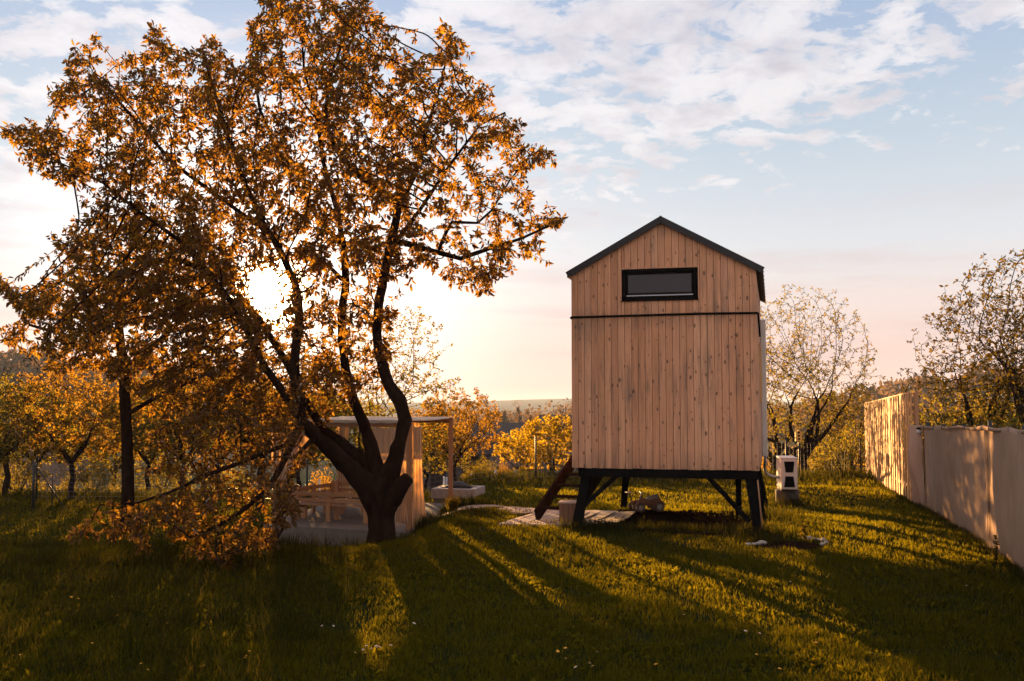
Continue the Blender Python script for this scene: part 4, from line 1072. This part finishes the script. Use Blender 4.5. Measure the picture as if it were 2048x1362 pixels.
def orch(src, u, Y, label, rz, s, x=None, group=GO, cat='tree', name=None):
    f = id(src) not in used; used.add(id(src)); o = place(src, f, u, Y, label, cat, group, rz, s, name, x); return o
orch(TA, 150, 30, 'golden orchard tree with a leaning stem just right of the steel corner post', .4, 1.0)
orch(TB, -20, 29, 'golden orchard tree cut by the left edge of the photo', 1.3, 1.05)
orch(TB, 375, 31, 'golden orchard tree behind the drooping cherry twigs, thick short trunk', 2.2, 1.1)
orch(TA, 300, 34, 'smaller golden orchard tree between two thicker trunks left of centre', 3.1, 1.0)
orch(TC, 525, 27, 'dark forked fruit tree standing just outside the left pergola curtain', .9, 1.0)
orch(TA, 440, 37, 'golden orchard tree far behind the drooping twigs', 4.0, 1.15)
orch(TB, 80, 38, 'golden orchard tree behind the steel corner post in the second row', 5.1, 1.15)
orch(TB, 220, 41, 'golden orchard tree in the third row behind the dark straight stem', .2, 1.2)
orch(TA, 600, 38, 'golden orchard tree seen through the pergola by the left curtain', 1.9, 1.1)
orch(TB, 690, 35, 'golden orchard tree seen through the pergola between trunk limbs', 3.9, 1.0)
orch(TD, 770, 30, 'tall loose golden tree rising behind the pergola and the big trunk', .5, .95)
orch(TA, 910, 31.5, 'low golden tree with a crown spreading over the grey shed roof', 2.7, .78)
orch(TB, 850, 34, 'low golden tree behind the right front pergola post', 1.1, .75)
TG = grow_tree(2.15,2.3,.3,900,.085,M['leaf5'],M['bark2'],seed=12,leaf_n=(15,13),r0=.045,multi=3)
TH_ = grow_tree(2.6,3.0,.35,1000,.08,M['leaf5'],M['bark2'],seed=14,leaf_n=(18,16),r0=.05,multi=3)
TS = grow_tree(5.0,3.6,1.5,1100,.10,M['leaf3'],M['bark2'],seed=15,leaf_n=(12,10),r0=.09)
orch(TG, 1043, 35, 'small golden tree with a V of thin stems left of the cabin', 5.5, .86)
orch(TH_, 1105, 39, 'rounded golden tree directly beside the left wall of the cabin', .7, 1.05)
TD2 = grow_tree(6.6,5.0,.6,1700,.07,M['leaf4'],M['bark2'],seed=21,leaf_n=(6,2),r0=.14,multi=5,wr=.5)
orch(TB, 572, 31.5, 'golden orchard tree behind the left corner of the pergola', .9, 1.0)
orch(TD2, 1605, 33, 'tall loose tree with several dark stems behind the heat pump', 2.0, 1.0)
orch(TD2, 1545, 37, 'slim tree rising right beside the cabin roof edge', 4.4, .98)
orch(TC, 1700, 38, 'dark low tree behind the far end of the slat fence', .3, .7)
orch(TS, 0, 30.5, 'dense fruit tree hidden behind the left half of the cabin', 1.2, .9, x=3.75)
orch(TS, 0, 29.5, 'dense fruit tree hidden behind the middle of the cabin', 2.9, 1.0, x=5.0)
orch(TS, 0, 31.5, 'dense fruit tree behind the right corner of the cabin', 2.0, 1.0, x=5.6)
orch(TS, 0, 35.5, 'dense fruit tree in the second row hidden behind the cabin gable', .4, 1.0, x=4.3)
orch(TS, 0, 36.5, 'dense fruit tree in the second row hidden behind the cabin middle', 2.4, 1.0, x=5.1)
TE = grow_tree(5.6,4.6,1.0,1600,.075,M['leaf3'],M['bark2'],seed=7,leaf_n=(6,2),r0=.12,multi=4)
orch(TE, 1975, 25.5, 'thin-leaved tree rising behind the beige fabric screen', .3, .95, group=None)
orch(TE, 2085, 23.5, 'taller thin-leaved tree at the right edge behind the fabric screen', 2.0, 1.12, group=None)
TF = grow_tree(5.4,5.0,1.2,700,.06,M['leaf3'],M['bark2'],seed=9,bare=True,r0=.1)
o = orch(TF, 20, 33, 'bare leafless tree behind the orchard at the left edge', .2, 1.1, group=None); o.name = 'bare_tree'
# shrubs behind the right-hand fences and at the foot of the trees
def grow_bush(w, d, h, n, L, mat, seed, name='shrub'):
    q = rng.normal(size=(n,3)); q = norm(q)*rng.uniform(.3,1,(n,1))**(.5); q[:,2] = np.abs(q[:,2])
    nz = np.array([mnoise.noise(Vector(a)*2.2+Vector((seed*5,0,0))) for a in q]); q *= (1+nz*.45)[:,None]
    pos = q*np.array([w/2,d/2,h]); ax = norm(q + rng.normal(size=q.shape)*.7 + np.array([0,0,.3]))
    V, Fq = leaves_arrays(pos, ax, L*rng.uniform(.6,1.3,n), .5)
    root = empty(name, (0,0,0)); np_mesh('foliage', V, Fq, mat, root)
    st = MB()
    for i in range(9):
        a = i*.7+seed; e = Vector((math.cos(a)*w*.3, math.sin(a)*d*.3, h*.8)); st.tube([(0,0,-.05), e*.5+Vector((0,0,.1)), e], [.025,.014,.005], 4)
    st.build('stem', M['bark2'], root); return root
SA = grow_bush(2.6,2.0,1.5,3200,.075,M['leaf2'],1); SB = grow_bush(3.0,2.2,1.8,3600,.08,M['leaf4'],2)
used2 = set()
def bush(src, u, Y, label, rz, s, grp='shrubs behind the fences'):
    f = id(src) not in used2; used2.add(id(src)); X = (u-1024)/F*Y
    o = src if f else copy_tree(src); o.location = (X,Y,gz(X,Y)-.05); o.rotation_euler.z = rz; o.scale = (s if not hasattr(s,'__len__') else s[0],)*2 + (s if not hasattr(s,'__len__') else s[1],); tag(o, label, 'shrub', grp); return o
for i, (src, u, Y, s, lab) in enumerate([
   (SA,1912,27,1.25,'golden shrub showing over the join of slat fence and fabric screen'),(SB,1968,24,1.15,'dark shrub over the middle of the fabric screen'),
   (SA,1985,22,1.05,'golden shrub under the thin-leaved tree behind the fabric screen'),(SB,2060,19,.95,'dark shrub at the right edge over the fabric screen'),
   (SB,1900,31,1.5,'large dark shrub further back behind the fabric screen'),(SB,1690,36,1.1,'dark shrub at the end of the slat fence'),(SB,1640,38,1.0,'dark shrub under the tall loose tree'),(SA,1560,40,1.1,'golden shrub behind the heat pump'),
   (SB,2010,30,1.5,'large dark shrub behind the thin-leaved tree'),(SA,1780,40,1.5,'golden shrub seen above the slat fence'),
   (SB,960,33,.45,'low dark shrub in front of the grey shed wall'),(SA,1010,32,.35,'low golden shrub by the white stakes'),
   (SB,40,36,.9,'dark shrub under the orchard trees at the left edge'),(SB,330,38,.9,'dark shrub under the middle orchard trees'),(SB,460,40,.9,'dark shrub under the orchard behind the drooping twigs'),(SB,190,38,.9,'dark shrub behind the leaning orchard tree'),(SA,650,41,.9,'golden shrub behind the pergola')]):
    bush(src, u, Y, lab, i*1.3, s)

# ---------------------------------------------------------------- wire fence, stakes, posts behind the lawn
def build_wire():
    line = [(-14,29.5),(-9,29.3),(-5.85,28.6),(-2.65,28.2),(.68,28.6),(4.5,29.6),(8.5,31),(11.5,33)]
    root = empty('wire_fence', (0,28.5,gz(0,28.5))); o = root.location; tag(root, 'thin wire fence on dark steel posts closing the far side of the lawn', 'fence')
    H = 1.35; wr = MB()
    for (a, b) in zip(line[:-1], line[1:]):
        A_, B_ = Vector((*a, gz(*a))), Vector((*b, gz(*b)))
        for h in np.linspace(.08, 1.15, 9): wr.beam(A_+Vector((0,0,h))-o, B_+Vector((0,0,h))-o, .004, .004)
        n = int((B_-A_).length/.16)
        for i in range(n):
            p = A_.lerp(B_, i/n); wr.beam(p+Vector((0,0,.05))-o, p+Vector((0,0,1.15))-o, .0035, .0035, up=(0,1,0))
    wr.build('wire', M['wire'], root)
    for a in line: MB().tube([Vector((*a, gz(*a)-.2))-o, Vector((*a, gz(*a)+H))-o], .028, 8).build('post', M['steel'], root)
    c = P(66, 1000, 27.5); g = gz(c.x, c.y)
    root = empty('corner_post', (c.x, c.y, g)); tag(root, 'dark steel corner post with diagonal brace at the left edge of the orchard', 'post')
    MB().tube([(0,0,-.1),(0,0,1.35)], .04, 8).build('upright', M['steel'], root); MB().tube([(.02,0,1.25),(.75,.25,.02)], .02, 6).build('brace', M['steel'], root)
    MB().tube([(.25,.6,-.05),(.25,.6,.95)], .02, 6).build('rod', M['steel'], root)
    s0 = None
    for i, (u, t, b, Y) in enumerate([(642,958,985,30),(889,953,978,30.5),(894,954,978,31),(944,956,974,33),(991,951,975,31),(1029,946,975,31),(1063,944,966,34),(1087,946,966,35),(1111,948,966,36),(1137,950,968,35)]):
        X = (u-1024)/F*Y; g = gz(X, Y); top = P(u, t, Y).z
        o = s0.copy() if s0 else MB().tube([(0,0,-.2),(0,0,1)], .032, 6).build('stake', M['whitepaint'])
        if s0: col.objects.link(o)
        else: s0 = o
        o.location = (X,Y,g); o.scale = (1,1,max(.3, top-g)); tag(o, 'thin white stake standing in the long grass along the wire fence', 'stake', 'white stakes beyond the lawn')
build_wire()

# ---------------------------------------------------------------- houses in the valley
def house(name, u0, u1, v_eave, v_ridge, Y, depth_, label, wall, roof, rz=0, wins=3, vbot=None, ridge_x=True):
    a, b = P(u0, v_eave, Y), P(u1, v_eave, Y); w = (b-a).length; cx = (a.x+b.x)/2; ze = a.z; zr = P((u0+u1)/2, v_ridge, Y+depth_*.5 if ridge_x else Y).z; g = gz(cx, Y+depth_/2)
    root = empty(name, (cx, Y, g-.2), rz); tag(root, label, 'house'); E = ze-g+.2; Rr = zr-g+.2; E = max(E, 1.2); Rr = max(Rr, E+.4)
    MB().box(-w/2,w/2,0,depth_,0,E).build('wall', wall, root)
    ov = .35; t = .14
    mb = MB()
    if ridge_x:
        prof = [(-ov, E-.1),(depth_/2, Rr),(depth_+ov, E-.1)]
        prof2 = prof + [(y, z+t) for y, z in prof[::-1]]; n = 6
        vs = [(-w/2-ov, y, z) for y, z in prof2] + [(w/2+ov, y, z) for y, z in prof2]
        mb.add(vs, [(0,1,4,5),(1,2,3,4),(11,10,7,6),(10,9,8,7)] + [(i,(i+1)%n,(i+1)%n+n,i+n) for i in range(n)])
        g2 = MB()
        for x in (-w/2+.01, w/2-.01): g2.add([(x,0,E),(x,depth_,E),(x,depth_/2,Rr-.05)], [(0,1,2)])
    else:
        prof = [(-w/2-ov, E-.1),(0, Rr),(w/2+ov, E-.1)]; prof2 = prof + [(x, z+t) for x, z in prof[::-1]]; n = 6
        vs = [(x, -ov, z) for x, z in prof2] + [(x, depth_+ov, z) for x, z in prof2]
        mb.add(vs, [(0,1,4,5),(1,2,3,4),(11,10,7,6),(10,9,8,7)] + [(i,(i+1)%n,(i+1)%n+n,i+n) for i in range(n)])
        g2 = MB(); g2.add([(-w/2,.01,E),(w/2,.01,E),(0,.01,Rr-.05)], [(0,1,2)])
    mb.build('roof', roof, root); g2.build('gable', wall, root)
    for i in range(wins):
        x = -w/2 + w*(i+.5)/wins; ww = min(.9, w/wins*.4); hh = min(1.1, E*.4)
        fr = MB().box(x-ww/2-.06,x+ww/2+.06,-.03,.0,E*.45,E*.45+hh).build('window', roof, root)
        MB().box(x-ww/2,x+ww/2,-.045,-.031,E*.45+.06,E*.45+hh-.06).build('pane', M['glass'], fr)
    return root
sh = house('garden_shed', 845, 972, 908, 893, 40, 4.5, 'grey shed with a low roof and a drainpipe beyond the wire fence', M['wall1'], M['roof1'], R(-4), 2)
sh['category'] = 'shed'
MB().tube([(1.27,-.06,-.3),(1.27,-.06,2.1),(1.27,-.2,2.25)], .05, 8).build('drainpipe', M['roof2'], sh)
house('village_house', 950, 1062, 878, 848, 95, 16, 'long low building with a dark roof behind the golden bushes', M['wall2'], M['roof1'], 0, 4)
house('village_house', 1075, 1190, 858, 832, 110, 14, 'broad slate-roofed barn showing beside the cabin wall', M['wall1'], M['roof1'], R(-6), 2)
house('village_house', 965, 1010, 838, 824, 230, 12, 'distant brown gabled house in front of the far tree line', M['wall2'], M['roof2'], 0, 2, ridge_x=False)
house('village_house', 880, 940, 862, 850, 150, 12, 'distant house half hidden by the golden crown behind the pergola', M['wall2'], M['roof2'], 0, 3)
house('village_house', 20, 110, 815, 800, 140, 14, 'distant house showing between orchard crowns at the left edge', M['wall2'], M['roof2'], R(5), 4)

# ---------------------------------------------------------------- far trees and woods
def far_crown(h, w, n, L, seed, conic=False):
    q = norm(rng.normal(size=(n,3)))*rng.uniform(.2,1,(n,1))**.5
    nz = np.array([mnoise.noise(Vector(a)*1.8+Vector((seed*3,0,0))) for a in q]); q *= (1+nz*.5)[:,None]
    if conic: t = rng.uniform(0,1,n); r_ = (1-t)*w/2; a = rng.uniform(0,6.28,n); pos = np.stack([np.cos(a)*r_, np.sin(a)*r_, h*(.12+.88*t)], 1)
    else: pos = q*np.array([w/2,w/2,h*.42]) + np.array([0,0,h*.6])
    V, Fq = leaves_arrays(pos, rng.normal(size=pos.shape)+np.array([0,0,.4]), L*rng.uniform(.6,1.3,n), .55)
    return V, Fq
def far_tree(name, h, w, n, L, seed, conic=False):
    root = empty(name, (0,0,0)); V, Fq = far_crown(h, w, n, L, seed, conic); np_mesh('crown', V, Fq, M['woods'], root)
    mb = MB(); mb.tube([(0,0,-.3),(0,0,h*.35),(0.1,0,h*.85)], [h*.03,h*.022,h*.005], 6)
    if not conic:
        for i in range(7):
            a = i*2.4; mb.tube([(0,0,h*(.25+.05*i)), (math.cos(a)*w*.2, math.sin(a)*w*.2, h*(.45+.05*i)), (math.cos(a)*w*.36, math.sin(a)*w*.36, h*(.6+.04*i))], [h*.012,h*.007,h*.002], 4)
    mb.build('trunk', M['bark2'], root); return root
f1 = far_tree('village_tree', 10, 10, 1500, .42, 1); f2 = far_tree('village_tree', 8, 9, 1200, .42, 2); f3 = far_tree('conifer', 9, 3.6, 900, .4, 3, True)
seen = set()
def farp(src, u, Y, vt, lab, hsrc, rz):
    X = (u-1024)/F*Y; g = gz(X,Y); top = P(u, vt, Y).z; s = max(.3, (top-g)/hsrc)
    o = src if id(src) not in seen else copy_tree(src); seen.add(id(src)); o.location = (X,Y,g); o.scale = (s,s,s); o.rotation_euler.z = rz; tag(o, lab, 'tree', 'hazy trees in the village')
G1 = 'hazy leafless village tree in the distance between the pergola and the cabin'
for i, (k, u, Y, vt) in enumerate([(2,930,210,822),(1,950,190,820),(2,915,170,818),(1,985,260,818),(2,1020,240,822),(2,1065,230,824),(1,1080,220,822),(1,1113,150,806),(2,1135,190,818),(2,1000,280,822),(1,1150,210,812),(2,885,200,815),(1,860,180,812),(2,1175,170,815)]):
    farp({1:f1,2:f2}[k], u, Y, vt, G1 if u != 1113 else 'large round hazy tree rising beside the left cabin wall', {1:10,2:8}[k]*1.03, i*1.7)
for i, (u, Y, vt) in enumerate([(1036,250,816),(1055,255,820),(1009,225,824),(1040,180,832),(1062,185,832)]):
    farp(f3, u, Y, vt, 'slim dark conifer among the hazy village trees', 9.0, i*1.1)
def woods(name, xs, ys, n, hmin, hmax, label):
    Vs, Fs, off = [], [], 0
    for i in range(n):
        x = rng.uniform(*xs); y = rng.uniform(*ys); h = rng.uniform(hmin, hmax); V, Fq = far_crown(h, h*.85, 130, h*.16, i)
        V = V + np.array([x, y, gz(x, y)]); Vs.append(V); Fs.append(Fq+off); off += len(V)
    o = np_mesh(name, np.concatenate(Vs), np.concatenate(Fs), M['woods']); tag(o, label, 'woods', kind='stuff')
woods('woodland', (-250,-45), (200,330), 330, 7, 12, 'hazy brown woods on the rise at the left edge')
woods('woodland', (62,230), (150,300), 380, 6, 10, 'brown woods covering the rise above the slat fence')
woods('woodland', (-60,60), (300,520), 160, 5, 9, 'band of hazy woods across the valley floor')
woods('woodland', (-900,900), (900,1500), 330, 9, 16, 'far hazy woods below the horizon hills')

# ---------------------------------------------------------------- grass
def blades(x, y, h, w, lean=.5, base=-.01):
    n = len(x); z = hz(x, y)+base; a = rng.uniform(0, 2*np.pi, n); dx, dy = np.cos(a), np.sin(a); b = rng.uniform(0, 2*np.pi, n); ln = rng.uniform(.1, 1, n)*lean*h
    lx, ly = np.cos(b)*ln, np.sin(b)*ln
    p0 = np.stack([x, y, z], 1); sd = np.stack([dx*w/2, dy*w/2, np.zeros(n)], 1); m = p0 + np.stack([lx*.35, ly*.35, h*.55], 1); t = p0 + np.stack([lx, ly, h*(1-.25*(ln/h)**2)], 1)
    V = np.stack([p0-sd, p0+sd, m+sd*.8, m-sd*.8, t], 1).reshape(-1,3); k = (np.arange(n)*5)[:,None]
    return V, k+np.array([[0,1,2,3]]), k+np.array([[3,2,4]])
def deck_mask(x, y):
    dx, dy = x-CO.x, y-CO.y; lx = dx*ex.x+dy*ex.y; ly = dx*ey.x+dy*ey.y
    d = (lx > -1.28)&(lx < .5)&(ly > .22)&(ly < 3.7) | (lx > -2.1)&(lx <= -1.28)&(ly > 3.0)&(ly < 4.0)
    soil = (lx > .25)&(lx < 3.0)&(ly > .15)&(ly < 3.6)
    px_, py_ = x-NL.x, y-NL.y
    A_ = np.array([[NR.x-NL.x, DP.x],[NR.y-NL.y, DP.y]]); iv = np.linalg.inv(A_); aa = iv[0,0]*px_+iv[0,1]*py_; bb = iv[1,0]*px_+iv[1,1]*py_
    slab = (aa > -.08)&(aa < 1.05)&(bb > -.07)&(bb < 1.07)
    pth = np.zeros(len(x), bool)
    for t in np.linspace(0,1,12):
        c = [path_fn(.5, t)[0], path_fn(.5, t)[1]]; pth |= np.hypot(x-c[0], y-c[1]) < .27
    pl = np.hypot(x-HP.x, y-HP.y) < .24
    bedm = (((x-3.875)/.5)**2+((y-14.2)/.6)**2 < 1)
    return d, soil, slab | pth | pl, bedm
def frustum(y0, y1, n, margin=.6):
    y = np.sqrt(rng.uniform(y0**2, y1**2, n)); x = rng.uniform(-1, 1, n)*(y*.515+margin)
    s = (x-FO.x)*FN.x+(y-FO.y)*FN.y
    m = (s > .02) | (y > 34); return x[m], y[m]
def nf(x, y, s, o=0): return np.array([mnoise.noise(Vector((a*s, b*s, o))) for a, b in zip(x, y)])
def grass():
    Vs, Q, T, off = [], [], [], 0
    VW, QW, TW, offw = [], [], [], 0
    for (y0, y1, n, w) in ((5.2,9,110000,.0065),(9,14,110000,.009),(14,20,100000,.012),(20,33,95000,.020),(33,40,16000,.03)):
        x, y = frustum(y0, y1, n); d, so, hard, bd = deck_mask(x, y)
        keep = ~(d | hard | bd); keep &= ~(so & (rng.uniform(size=len(x)) > .006)); x, y = x[keep], y[keep]
        f = nf(x, y, .8); g = nf(x, y, 3.1, 5); h = (.055+.035*np.clip(f+.3,0,1)+.03*np.clip(g,0,1))*rng.uniform(.6,1.3,len(x))
        # trampled, thin spots
        keep = rng.uniform(size=len(x)) < np.clip(.85+g*1.2, .25, 1); x, y, h = x[keep], y[keep], h[keep]
        edge = y > 28; h = np.where(edge, h*rng.uniform(1,2.6,len(x)), h)
        V, q, t = blades(x, y, h, w*rng.uniform(.7,1.3,len(x)), .7); Vs.append(V); Q.append(q+off); T.append(t+off); off += len(V)
    # broad-leaved weeds and clover in the near lawn
    x, y = frustum(5.2, 13, 16000); f = nf(x, y, 1.5, 9); k = f > .02; x, y = x[k], y[k]
    ax = np.stack([rng.normal(size=len(x)), rng.normal(size=len(x)), rng.uniform(.3,1.6,len(x))], 1)
    lv, lf = leaves_arrays(np.stack([x, y, hz(x,y)+.01], 1), ax, rng.uniform(.03,.075,len(x)), .5)
    o = np_mesh('grass', np.concatenate(Vs), [np.concatenate(Q), np.concatenate(T)], M['grass']); tag(o, 'short green lawn grass covering the yard', 'grass', kind='stuff')
    o = np_mesh('clover', lv, lf, M['grass']); tag(o, 'broad-leaved clover and weeds scattered through the near lawn', 'weeds', kind='stuff')
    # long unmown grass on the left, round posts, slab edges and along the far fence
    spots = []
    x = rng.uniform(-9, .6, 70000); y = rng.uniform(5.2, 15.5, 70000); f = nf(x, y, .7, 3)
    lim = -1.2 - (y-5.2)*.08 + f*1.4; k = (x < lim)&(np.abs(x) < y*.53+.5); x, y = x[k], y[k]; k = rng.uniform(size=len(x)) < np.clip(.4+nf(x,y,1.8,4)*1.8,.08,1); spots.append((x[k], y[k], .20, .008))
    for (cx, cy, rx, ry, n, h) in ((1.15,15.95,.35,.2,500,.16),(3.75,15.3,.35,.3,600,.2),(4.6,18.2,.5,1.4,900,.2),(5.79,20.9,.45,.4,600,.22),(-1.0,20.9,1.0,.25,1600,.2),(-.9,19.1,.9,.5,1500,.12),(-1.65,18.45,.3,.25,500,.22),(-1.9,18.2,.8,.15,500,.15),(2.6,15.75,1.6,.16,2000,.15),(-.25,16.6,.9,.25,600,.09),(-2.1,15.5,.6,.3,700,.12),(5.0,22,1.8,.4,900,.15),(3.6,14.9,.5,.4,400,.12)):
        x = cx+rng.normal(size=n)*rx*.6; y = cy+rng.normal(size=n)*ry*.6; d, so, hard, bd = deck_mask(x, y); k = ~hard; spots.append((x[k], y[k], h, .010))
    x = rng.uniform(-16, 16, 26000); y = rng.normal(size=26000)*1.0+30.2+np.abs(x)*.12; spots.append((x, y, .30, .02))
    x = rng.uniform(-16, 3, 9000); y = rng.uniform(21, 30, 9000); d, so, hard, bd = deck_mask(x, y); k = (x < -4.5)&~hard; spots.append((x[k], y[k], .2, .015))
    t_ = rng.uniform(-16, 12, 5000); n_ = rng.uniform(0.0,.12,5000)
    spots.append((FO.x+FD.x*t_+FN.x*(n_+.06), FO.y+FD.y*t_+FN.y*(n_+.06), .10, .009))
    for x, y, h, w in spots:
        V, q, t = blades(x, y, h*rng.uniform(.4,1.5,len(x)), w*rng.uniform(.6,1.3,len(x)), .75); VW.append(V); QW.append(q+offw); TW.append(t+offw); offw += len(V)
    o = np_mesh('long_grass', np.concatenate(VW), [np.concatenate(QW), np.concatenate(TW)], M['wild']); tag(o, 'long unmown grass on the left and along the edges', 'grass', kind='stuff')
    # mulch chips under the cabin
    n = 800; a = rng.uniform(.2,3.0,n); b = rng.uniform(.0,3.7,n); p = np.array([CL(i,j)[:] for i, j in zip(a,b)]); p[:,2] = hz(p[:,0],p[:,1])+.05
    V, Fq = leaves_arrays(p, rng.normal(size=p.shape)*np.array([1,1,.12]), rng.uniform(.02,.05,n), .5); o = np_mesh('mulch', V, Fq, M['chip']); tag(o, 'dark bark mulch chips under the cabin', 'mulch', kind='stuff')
grass()
def ornamental():
    c = (-1.18, 20.0)
    n = 420; a = rng.uniform(0,6.28,n); r = rng.uniform(0,.09,n); x = c[0]+np.cos(a)*r; y = c[1]+np.sin(a)*r
    V, q, t = blades(x, y, rng.uniform(.2,.42,n), .010*np.ones(n), .75); o = np_mesh('grass_tuft', V, [q, t], M['leaf3']); tag(o, 'dark tuft of ornamental grass beside the sandy path', 'plant')
    b = P(1608,1062,14.6); root = empty('young_plant', (b.x,b.y,gz(b.x,b.y))); tag(root, 'little dark seedling growing in the stone-edged bed', 'plant')
    MB().tube([(0,0,0),(.01,0,.12),(0,.01,.22)], [.006,.005,.003], 5).build('stem', M['bark2'], root)
    n = 40; z = rng.uniform(.05,.24,n); p = np.stack([rng.normal(size=n)*.01, rng.normal(size=n)*.01, z], 1); V, Fq = leaves_arrays(p, np.stack([rng.normal(size=n), rng.normal(size=n), rng.uniform(.1,.8,n)], 1), .06, .5); np_mesh('foliage', V, Fq, M['leaf3'], root)
    b = FL_(-9.6,.22); root = empty('weed', (b.x,b.y,gz(b.x,b.y))); tag(root, 'tall thin weed growing against the foot of the fabric screen', 'plant')
    MB().tube([(0,0,0),(.01,0,.2),(0,.01,.34)], [.006,.005,.003], 5).build('stem', M['bark2'], root)
    n = 50; z = rng.uniform(.05,.36,n); p = np.stack([rng.normal(size=n)*.01, rng.normal(size=n)*.01, z], 1); V, Fq = leaves_arrays(p, np.stack([rng.normal(size=n), rng.normal(size=n), rng.uniform(.1,.8,n)], 1), .05, .4); np_mesh('foliage', V, Fq, M['leaf3'], root)
ornamental()
def flowers():
    MW, MY = simple('daisy_petal', (.75,.72,.70), (.65,.6,.58), .7, 20), simple('dandelion_petal', (.75,.36,.03), (.6,.26,.02), .7, 20)
    def proto(name, petal, centre, r, n, h):
        root = empty(name, (0,0,0)); MB().tube([(0,0,0),(.006,0,h*.5),(0,0,h)], .0022, 4).build('stem', M['grass'], root)
        mb = MB()
        for k in range(n):
            a = 2*math.pi*k/n; a2 = a+.18; mb.add([(0,0,h),(r*.7*math.cos(a-.2),r*.7*math.sin(a-.2),h+.002),(r*math.cos(a),r*math.sin(a),h+.001),(r*.7*math.cos(a+.2),r*.7*math.sin(a+.2),h+.002)], [(0,1,2,3)])
        mb.build('petals', petal, root); MB().lathe([(r*.35,h),(r*.3,h+.006),(r*.1,h+.009)], sides=8).build('flower_centre', centre, root); return root
    da = proto('daisy', MW, MY, .014, 12, .075); dn = proto('dandelion', MY, MY, .019, 16, .11)
    D = [(735,1290),(742,1286),(756,1289),(748,1294),(768,1290),(784,1291),(762,1287),(712,1304),(1183,1308),(1176,1338),(1186,1340),(1160,1341),(655,1246),(671,1243),(825,1247),(1366,1238),(1507,1272),(1572,1170),(1918,1172),(740,1300),(1480,1268)]
    for i, (u, v) in enumerate(D):
        Y = EYE*F/(v+6-808); x = (u-1024)/F*Y; o = da if i == 0 else copy_tree(da); o.location = (x,Y,gz(x,Y)); o.rotation_euler = (rng.uniform(-.3,.6),rng.uniform(-.3,.3),i); s = rng.uniform(.8,1.2); o.scale = (s,)*3
        tag(o, 'small white daisy open in the dark near lawn', 'daisy', 'daisies in the lawn')
    D = [(155,1190),(165,1192),(231,1189),(243,1193),(248,1232),(158,1212),(300,1320),(304,1332),(495,1306),(498,1318),(503,1320),(427,1330),(1132,1301),(1111,1306),(1131,1326),(1108,1300),(1313,1332),(1622,1288),(1629,1254),(1545,1338),(1500,1306),(350,1248),(200,1285),(60,1310)]
    for i, (u, v) in enumerate(D):
        Y = EYE*F/(v+12-808); x = (u-1024)/F*Y; o = dn if i == 0 else copy_tree(dn); o.location = (x,Y,gz(x,Y)); o.rotation_euler = (rng.uniform(-.2,.6),rng.uniform(-.3,.3),i); s = rng.uniform(.55,.95); o.scale = (s,)*3
        tag(o, 'yellow dandelion standing in the near grass', 'dandelion', 'dandelions in the grass')
flowers()

# ---------------------------------------------------------------- haze
def haze():
    mb = MB().box(-4600, 4600, -66, 3700, -24, 24)
    m, nt, out = newmat('haze_air'); pv = nt.nodes.new('ShaderNodeVolumePrincipled')
    pv.inputs['Color'].default_value = (.70,.82,1,1); pv.inputs['Density'].default_value = .00022; pv.inputs['Anisotropy'].default_value = 0
    nt.links.new(pv.outputs[0], out.inputs['Volume']); o = mb.build('haze', m); tag(o, 'thin evening haze over the valley', 'haze', kind='stuff')
haze()

# ---------------------------------------------------------------- render settings
scene.render.engine = 'CYCLES'
cy = scene.cycles
cy.use_denoising = True
try: cy.denoiser = 'OPENIMAGEDENOISE'; cy.denoising_input_passes = 'RGB_ALBEDO_NORMAL'
except Exception: pass
cy.max_bounces = 6; cy.diffuse_bounces = 3; cy.glossy_bounces = 2; cy.transmission_bounces = 3; cy.volume_bounces = 0; cy.transparent_max_bounces = 4
cy.sample_clamp_indirect = 6.0; cy.sample_clamp_direct = 0
scene.render.film_transparent = False
scene.view_settings.view_transform = 'Standard'; scene.view_settings.look = 'None'
scene.view_settings.exposure = EXPO; scene.view_settings.gamma = 1.0; scene.view_settings.use_curve_mapping = False
